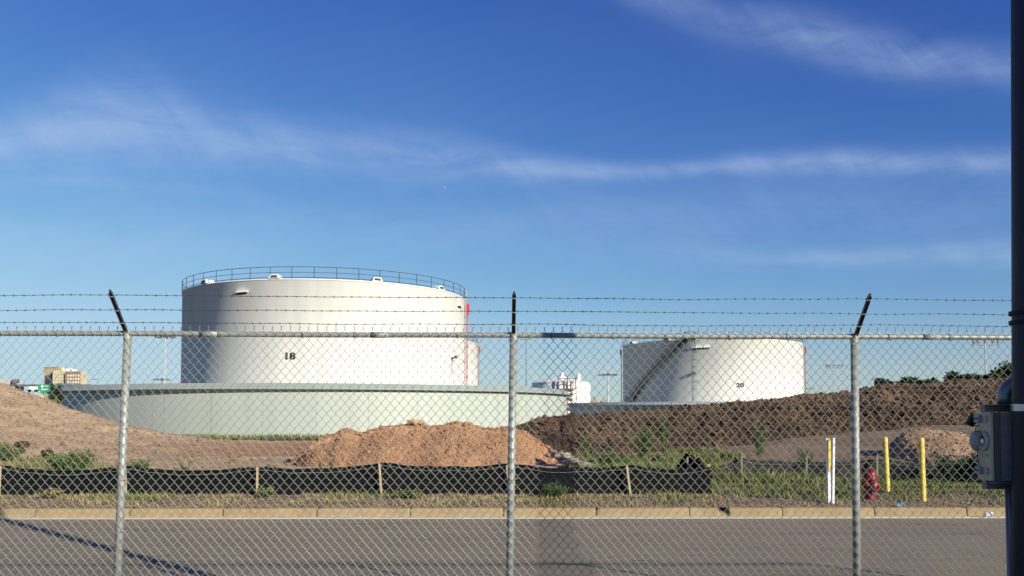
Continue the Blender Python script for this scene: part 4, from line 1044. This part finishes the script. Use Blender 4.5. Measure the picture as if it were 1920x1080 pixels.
# stones along the verge
random.seed(12); b = MB()
for i in range(2600):
    x = random.uniform(-12, 13); y = 17.22 + random.random() ** 1.6 * 1.8; r_ = random.choice((.012, .018, .025, .035)) * random.uniform(.7, 1.3); b.rock((x, y, ground_n(x, y) + r_ * .2), r_)
tag(b.build('verge_gravel', M['pebble']), 'scattered small stones along the verge behind the kerb', 'gravel', kind='stuff')
random.seed(13); b = MB()
for i in range(5000):
    x = random.uniform(-30, -8); y = random.uniform(28, 49); r_ = random.choice((.03, .04, .06)) * random.uniform(.7, 1.4)
    if random.random() < .02: r_ *= 2
    b.rock((x, y, ground_n(x, y) + r_ * .15), r_)
tag(b.build('hill_stones', M['pebble']), 'scattered stones on the dirt hill at the left', 'gravel', kind='stuff')
for px, py, Y, lab in ((39, 807, 36, 'dark brown clod on the left hill slope, nearer the picture edge'), (86, 822, 34, 'pair of dark clods on the left hill above the grass')):
    b = MB(); p = at(px, py, Y); z = ground_n(p.x, Y)
    for i in range(6): b.rock((p.x + random.uniform(-.25, .25), Y + random.uniform(-.1, .1), z + .1 + random.uniform(-.02, .1)), .16, 1.3, .9)
    tag(b.build('soil_clod', M['brown']), lab, 'clod')

# ------------------------------------------------------------------ chain link fence
def yf(x): return 6.9 + .012 * x          # fabric plane
def zr(x): return 2.621 - .0032 * x - .004 * sin((x + 3.0) * 1.04) ** 2
fence = empty('chain_link_fence', (0, 6.9, .45)); fence.matrix_world
tag(fence, 'galvanised chain link fence topped with three strands of barbed wire across the foreground', 'fence')
FO = Vector((0, 6.9, .45))
def fbuild(b, name, m, smooth=False, parent=None):
    b.v = [tuple(Vector(v) - FO) for v in b.v]
    if b.cuts: return b.each(name, m, parent or fence, smooth=smooth)
    return b.build(name, m, parent or fence, smooth)
P = .0716; PV = .0822; XN = .330; ZN = 2.573
random.seed(2)
b = MB(); Wr = .0020
k0 = int((-8.6 - XN) / (P / 2)); k1 = int((8.6 - XN) / (P / 2))
def jit(i, j):
    x = XN + i * P / 2; z = ZN - j * PV / 2
    return x + .0060 * noise.noise(Vector((x * 1.1, z * 1.4, 1))) + .0024 * noise.noise(Vector((i * .9, j * .9, 5))), z + .006 * noise.noise(Vector((x * .8, z * .9, 9)))
rows = 50
for i in range(k0, k1):
    # wire i swings between columns i and i+1; nodes exist where (i + j) is even
    path = []
    for j in range(-2, rows):
        c = i if (i + j) % 2 == 0 else i + 1
        x, z = jit(c, j); s = 1 if c == i else -1
        yy = yf(x)
        path.append((x + .0016 * s, yy - .0030 * s, z + .004)); path.append((x + .0016 * s, yy + .0030 * s, z - .004))
    z_top = path[0]
    b.tube(path, Wr, 4, False)
for c in range(k0 + 1, k1):
    if c % 2: continue
    x, z = jit(c, -2); yy = yf(x); lean_ = random.gauss(0, .0025)
    for s in (-1, 1):
        hgt = .021 + random.uniform(-.004, .003)
        b.tube([(x + .002 * s, yy + .002 * s, z), (x - .0022 * s + lean_ * .3, yy, z + hgt * .33), (x + .0022 * s + lean_ * .6, yy, z + hgt * .66), (x + .001 * s + lean_, yy, z + hgt), (x + .010 * s + lean_, yy - .004 * s, z + hgt + .009)], Wr, 4, False)
fbuild(b, 'mesh_fabric', M['wire'])
posts = [-9.1, -6.07, -3.043, .012, 2.738, 5.75, 8.8]
b = MB(); b.tube([(x, yf(x) + .033, zr(x)) for x in frange(-9.1, 8.8, .3)], .0212, 14); rl = fbuild(b, 'top_rail', M['galv'], True)
b = MB()
for x in (-2.40 + .0, 3.35, -1.05): b.cut().tube([(x - .07, yf(x) + .033, zr(x)), (x + .07, yf(x) + .033, zr(x))], .0232, 14)
fbuild(b, 'rail_sleeve', M['galv'], True, rl)
b = MB()
for x in [xat(q, 6.9) for q in (106, 300, 408, 565, 663, 760, 857, 1034, 1150, 1250, 1370, 1480, 1675, 1790)]:
    b.cut().tube([(x + .0245 * 0, yf(x) + .033 + .0245 * cos(a), zr(x) + .0245 * sin(a)) for a in [k * pi / 6 for k in range(13)]], .0022, 4)
    b.tube([(x, yf(x) + .022, zr(x) - .024), (x + .012, yf(x) - .004, zr(x) - .034)], .003, 4)
fbuild(b, 'tie_wire', M['barb'], False, rl)
leanp = {-3.043: -.042, .012: -.030, 2.738: -.013}
for x in posts:
    y = yf(x) + .041; zt = zr(x) - .012; l = leanp.get(x, 0)
    b = MB(); b.tube([(x + l * 1.17, y, .40), (x + l * .6, y, 1.48), (x, y, zt)], .0302, 20); b.build
    po = fbuild(b, 'post', M['galv'], True)
    # cap with rail loop
    b = MB(); b.lathe((x, y, zt - .035), [(.033, 0), (.034, .055), (.026, .07), (0, .075)], 18)
    b.tube([(x - .022, yf(x) + .033, zr(x)), (x + .022, yf(x) + .033, zr(x))], .0265, 14)
    cp_ = fbuild(b, 'post_cap', M['galv'], True, po)
    # ties round the post
    b = MB()
    for zt_ in (2.25, 1.85, 1.45, 1.05, .65):
        b.cut().tube([(x + .033 * cos(a), y + .033 * sin(a), zt_ + .006 * a) for a in [k * pi / 7 for k in range(15)]], .0022, 4)
    fbuild(b, 'tie_wire', M['galv'], False, po)
    # barb arm, open channel leaning towards the camera side
    bt = Vector((x, yf(x) + .020, zr(x) + .012)); tp = Vector((x + (.004 if x > 0 else -.004), yf(x) - .255, zr(x) + .287)); d = (tp - bt).normalized()
    rot = Vector((0, 0, 1)).rotation_difference(d).to_matrix()
    b = MB(); Lg = (tp - bt).length
    b.box(bt + d * Lg / 2, (.026, .003, Lg), rot)
    for s in (-1, 1): b.box(bt + d * Lg / 2 + rot @ Vector((s * .0135, -.008, 0)), (.003, .019, Lg), rot)
    b.box(tp + d * .012, (.022, .014, .03), rot, .45)
    ar = fbuild(b, 'barb_arm', M['arm'])
    b = MB()
    for t in (.26, .58, .93):
        c = bt + d * Lg * t; b.cut().tube([c + rot @ Vector((-.019, -.020, 0)), c + rot @ Vector((0, -.024, .004)), c + rot @ Vector((.019, -.020, 0))], .0028, 5)
    b.cut().box(bt + Vector((.02 * (1 if x < 1 else -1), 0, .002)), (.016, .016, .014))
    fbuild(b, 'wire_clip', M['zincbright'], False, ar)
def bw(x, t):
    bt = Vector((x, yf(x) + .020, zr(x) + .012)); tp = Vector((x, yf(x) - .255, zr(x) + .287)); return bt.lerp(tp, t) + Vector((0, -.014, -.006))
for wi, t in enumerate((.26, .58, .93)):
    random.seed(40 + wi); b = MB(); pts_ = {0: [], 1: []}
    xw = frange(-9.1, 8.8, .018)
    def wob(x):
        return .006 * noise.noise(Vector((x * 1.9, wi * 7.1, 0))) + .010 * noise.noise(Vector((x * .5, wi * 3.3, 4)))
    for q, x in enumerate(xw):
        p = bw(x, t); p.z += wob(x)
        for s in (0, 1):
            a = x * 2 * pi / .10 + s * pi; pts_[s].append(p + Vector((0, cos(a) * .0018, sin(a) * .0018)))
    for s in (0, 1): b.tube(pts_[s], .00125, 4, False)
    x = -9.0
    while x < 8.7:
        p = bw(x, t); p.z += wob(x)
        for s in (-1, 1):
            a = random.uniform(0, pi); v = Vector((random.uniform(-.006, .006), cos(a) * .013, sin(a) * .013)); v2 = Vector((s * .003, 0, 0))
            b.tube([p + v2 - v, p + v2 + v], .0010, 3)
        b.tube([p + Vector((-.008, 0, 0)), p + Vector((.008, 0, 0))], .0034, 5)
        x += .0716 + random.uniform(-.008, .008)
    fbuild(b, 'barbed_wire', M['barb'])

# ------------------------------------------------------------------ dark pole with its metal box
PX, PY = 2.733, 4.59; R_ = .10
pole = empty('utility_pole', (PX, PY, .45)); tag(pole, 'thick dark painted pole at the right edge of the picture', 'utility pole')
b = MB(); b.tube([(-.045, 0, -.3), (.01, 0, 2), (.18, 0, 9.5)], R_, 40, True, R_ * .97); b.build('shaft', M['pole'], pole, smooth=True)
for z, t_ in ((zat(583, 4.5) - .45, .010), (zat(601, 4.5) - .45, .010)):
    b = MB(); b.lathe((0, 0, z), [(R_ - .002, -t_), (R_ + .003, -t_), (R_ + .003, t_), (R_ - .002, t_)], 40); b.build('steel_band', M['black'], pole)
for z in (zat(764, 4.5) - .45, zat(911, 4.5) - .45):
    b = MB(); b.lathe((0, 0, z), [(R_ - .002, -.018), (R_ + .004, -.018), (R_ + .004, .018), (R_ - .002, .018)], 40)
    b.box((-.045, -R_ - .008, z), (.05, .02, .022)); b.lathe((-.055, -R_ - .02, z), [(0, 0), (.009, 0), (.009, .02), (0, .02)], 6, axis=Matrix.Rotation(pi / 2, 3, 'X'))
    b.build('clamp_band', M['zincbright'], pole)
BX0, BX1, BY0, BY1 = 2.567, 2.81, 4.70, 4.83
zb0, zb1 = zat(903, 4.70), zat(773, 4.70)
mb = empty('meter_box', ((BX0 + BX1) / 2, (BY0 + BY1) / 2, zb0)); tag(mb, 'cream and steel meter box strapped to the dark pole', 'meter box')
MO = Vector(mb.location)
def mbuild(b, name, m, parent=None, **k):
    b.v = [tuple(Vector(v) - MO) for v in b.v]; return b.build(name, m, parent or mb, **k)
cz = (zb0 + zb1) / 2; H_ = zb1 - zb0
b = MB(); b.box(((BX0 + BX1) / 2 + .012, (BY0 + BY1) / 2, cz), (BX1 - BX0 - .024, BY1 - BY0, H_)); mbuild(b, 'enclosure', M['boxside'], bevel=.004)
b = MB(); b.box((BX0 + .004, (BY0 + BY1) / 2, cz), (.018, BY1 - BY0 + .012, H_ * .99)); dr = mbuild(b, 'door', M['boxm'], bevel=.004)
b = MB(); b.box((BX0 + .032, BY0 - .004, cz), (.034, .012, H_ * 1.0)); mbuild(b, 'side_channel', mat('brown_channel', (.16, .13, .10), .6))
M['latchgrey'] = mat('latch_grey', (.40, .39, .35), .5, .1, .5, var=.2, vscale=60)
for z in (zb1 - .035, zb0 + .055):
    b = MB(); b.box((BX0 - .012, BY1 - .03, z), (.026, .050, .042)); b.box((BX0 - .008, BY0 + .032, z), (.012, .03, .036))
    la = mbuild(b, 'latch', M['latchgrey'], dr, bevel=.003)
    b = MB()
    for k in (-1, 1): b.cut().lathe((BX0 - .027, BY1 - .03 + k * .011, z), [(0, .002), (.0045, .002), (.0045, -.002)], 10, axis=Matrix.Rotation(-pi / 2, 3, 'Y'))
    b.v = [tuple(Vector(v) - MO) for v in b.v]; b.each('latch_bolt', M['black'], la)
ry = Matrix.Rotation(-pi / 2, 3, 'Y')
b = MB(); b.lathe((BX0 - .010, BY1 + .002, cz + .03), [(.0, .022), (.025, .020), (.042, .015), (.054, .007), (.056, .0), (0, 0)], 28, axis=ry); mbuild(b, 'meter_cover', mat('pale_meter_plastic', (.34, .29, .29), .5), dr, smooth=False)
b = MB(); b.lathe((BX0 - .006, BY0 + .055, cz + .03), [(.030, .0), (.030, .012), (.052, .010), (.056, .0)], 24, axis=ry); b.box((BX0 - .006, BY0 + .055, cz - .045), (.016, .08, .012)); mbuild(b, 'meter_ring', M['latchgrey'], dr)
b = MB(); b.lathe((BX0 - .006, BY0 + .055, cz + .03), [(0, .012), (.014, .012), (.014, 0)], 14, axis=ry); mbuild(b, 'meter_hub', M['zincbright'], dr)
b = MB(); b.box((BX0 - .012, BY0 + .075, cz + .062), (.02, .035, .035), Matrix.Rotation(.4, 3, 'X')); mbuild(b, 'meter_window', mat('brown_tinted_window', (.10, .065, .04), .3), dr)
b = MB(); b.tube([(BX0 - .01, BY1 - .03, zb1 - .07), (BX0 - .02, BY1 - .015, cz + .1), (BX0 - .015, BY1 - .02, zb0 + .14), (BX0 - .012, BY1 - .03, zb0 + .08)], .0025, 5); mbuild(b, 'seal_wire', M['black'], dr)
q = at(1823, 788, 4.92); b = MB(); rot = Matrix.Rotation(.45, 3, 'Y') @ Matrix.Rotation(.2, 3, 'X'); b.box((q.x, q.y, q.z), (.036, .036, .068), rot); b.tube([(q.x + .015, q.y, q.z - .03), (BX0, BY1 - .02, zb1 - .08)], .004, 5)
mbuild(b, 'hanging_cover', M['black'], dr, bevel=.006)
for z, w in ((zb1 + .022, 0), (zb0 - .022, 1)):
    b = MB(); b.box(((BX0 + PX) / 2 + .03, BY0 - .01 + .05, z), (PX - BX0 + .10, .045, .040)); b.box(((BX0 + PX) / 2 + .02, BY0 + .0, z + .018), (PX - BX0 + .06, .10, .004)); mbuild(b, 'mounting_strut', M['strut'])
# galvanised elbow conduit from the box into the pole
b = MB(); c0 = Vector((BX0 + .112, BY0 + .05, zb1 + .04)); pts_ = [c0, c0 + Vector((0, 0, .035))]
for k in range(1, 9):
    a = k / 8 * pi / 2; pts_.append(c0 + Vector((.085 * (1 - cos(a)), -.05 * (1 - cos(a)), .035 + .09 * sin(a))))
b.tube(pts_, .043, 20); b.v = [tuple(Vector(v) - MO) for v in b.v]; b.build('elbow_conduit', mat('dull_galvanised_elbow', (.20, .205, .20), .38, .6, .5), mb, smooth=True)
b = MB(); b.tube([(2.678, 4.725, zb0 - .04), (2.678, 4.725, .40)], .026, 14); b.tube([(2.660, 4.695, zb0 - .06), (2.660, 4.695, zb0 - .5)], .009, 8)
mbuild(b, 'riser_conduit', M['strut'], smooth=True)
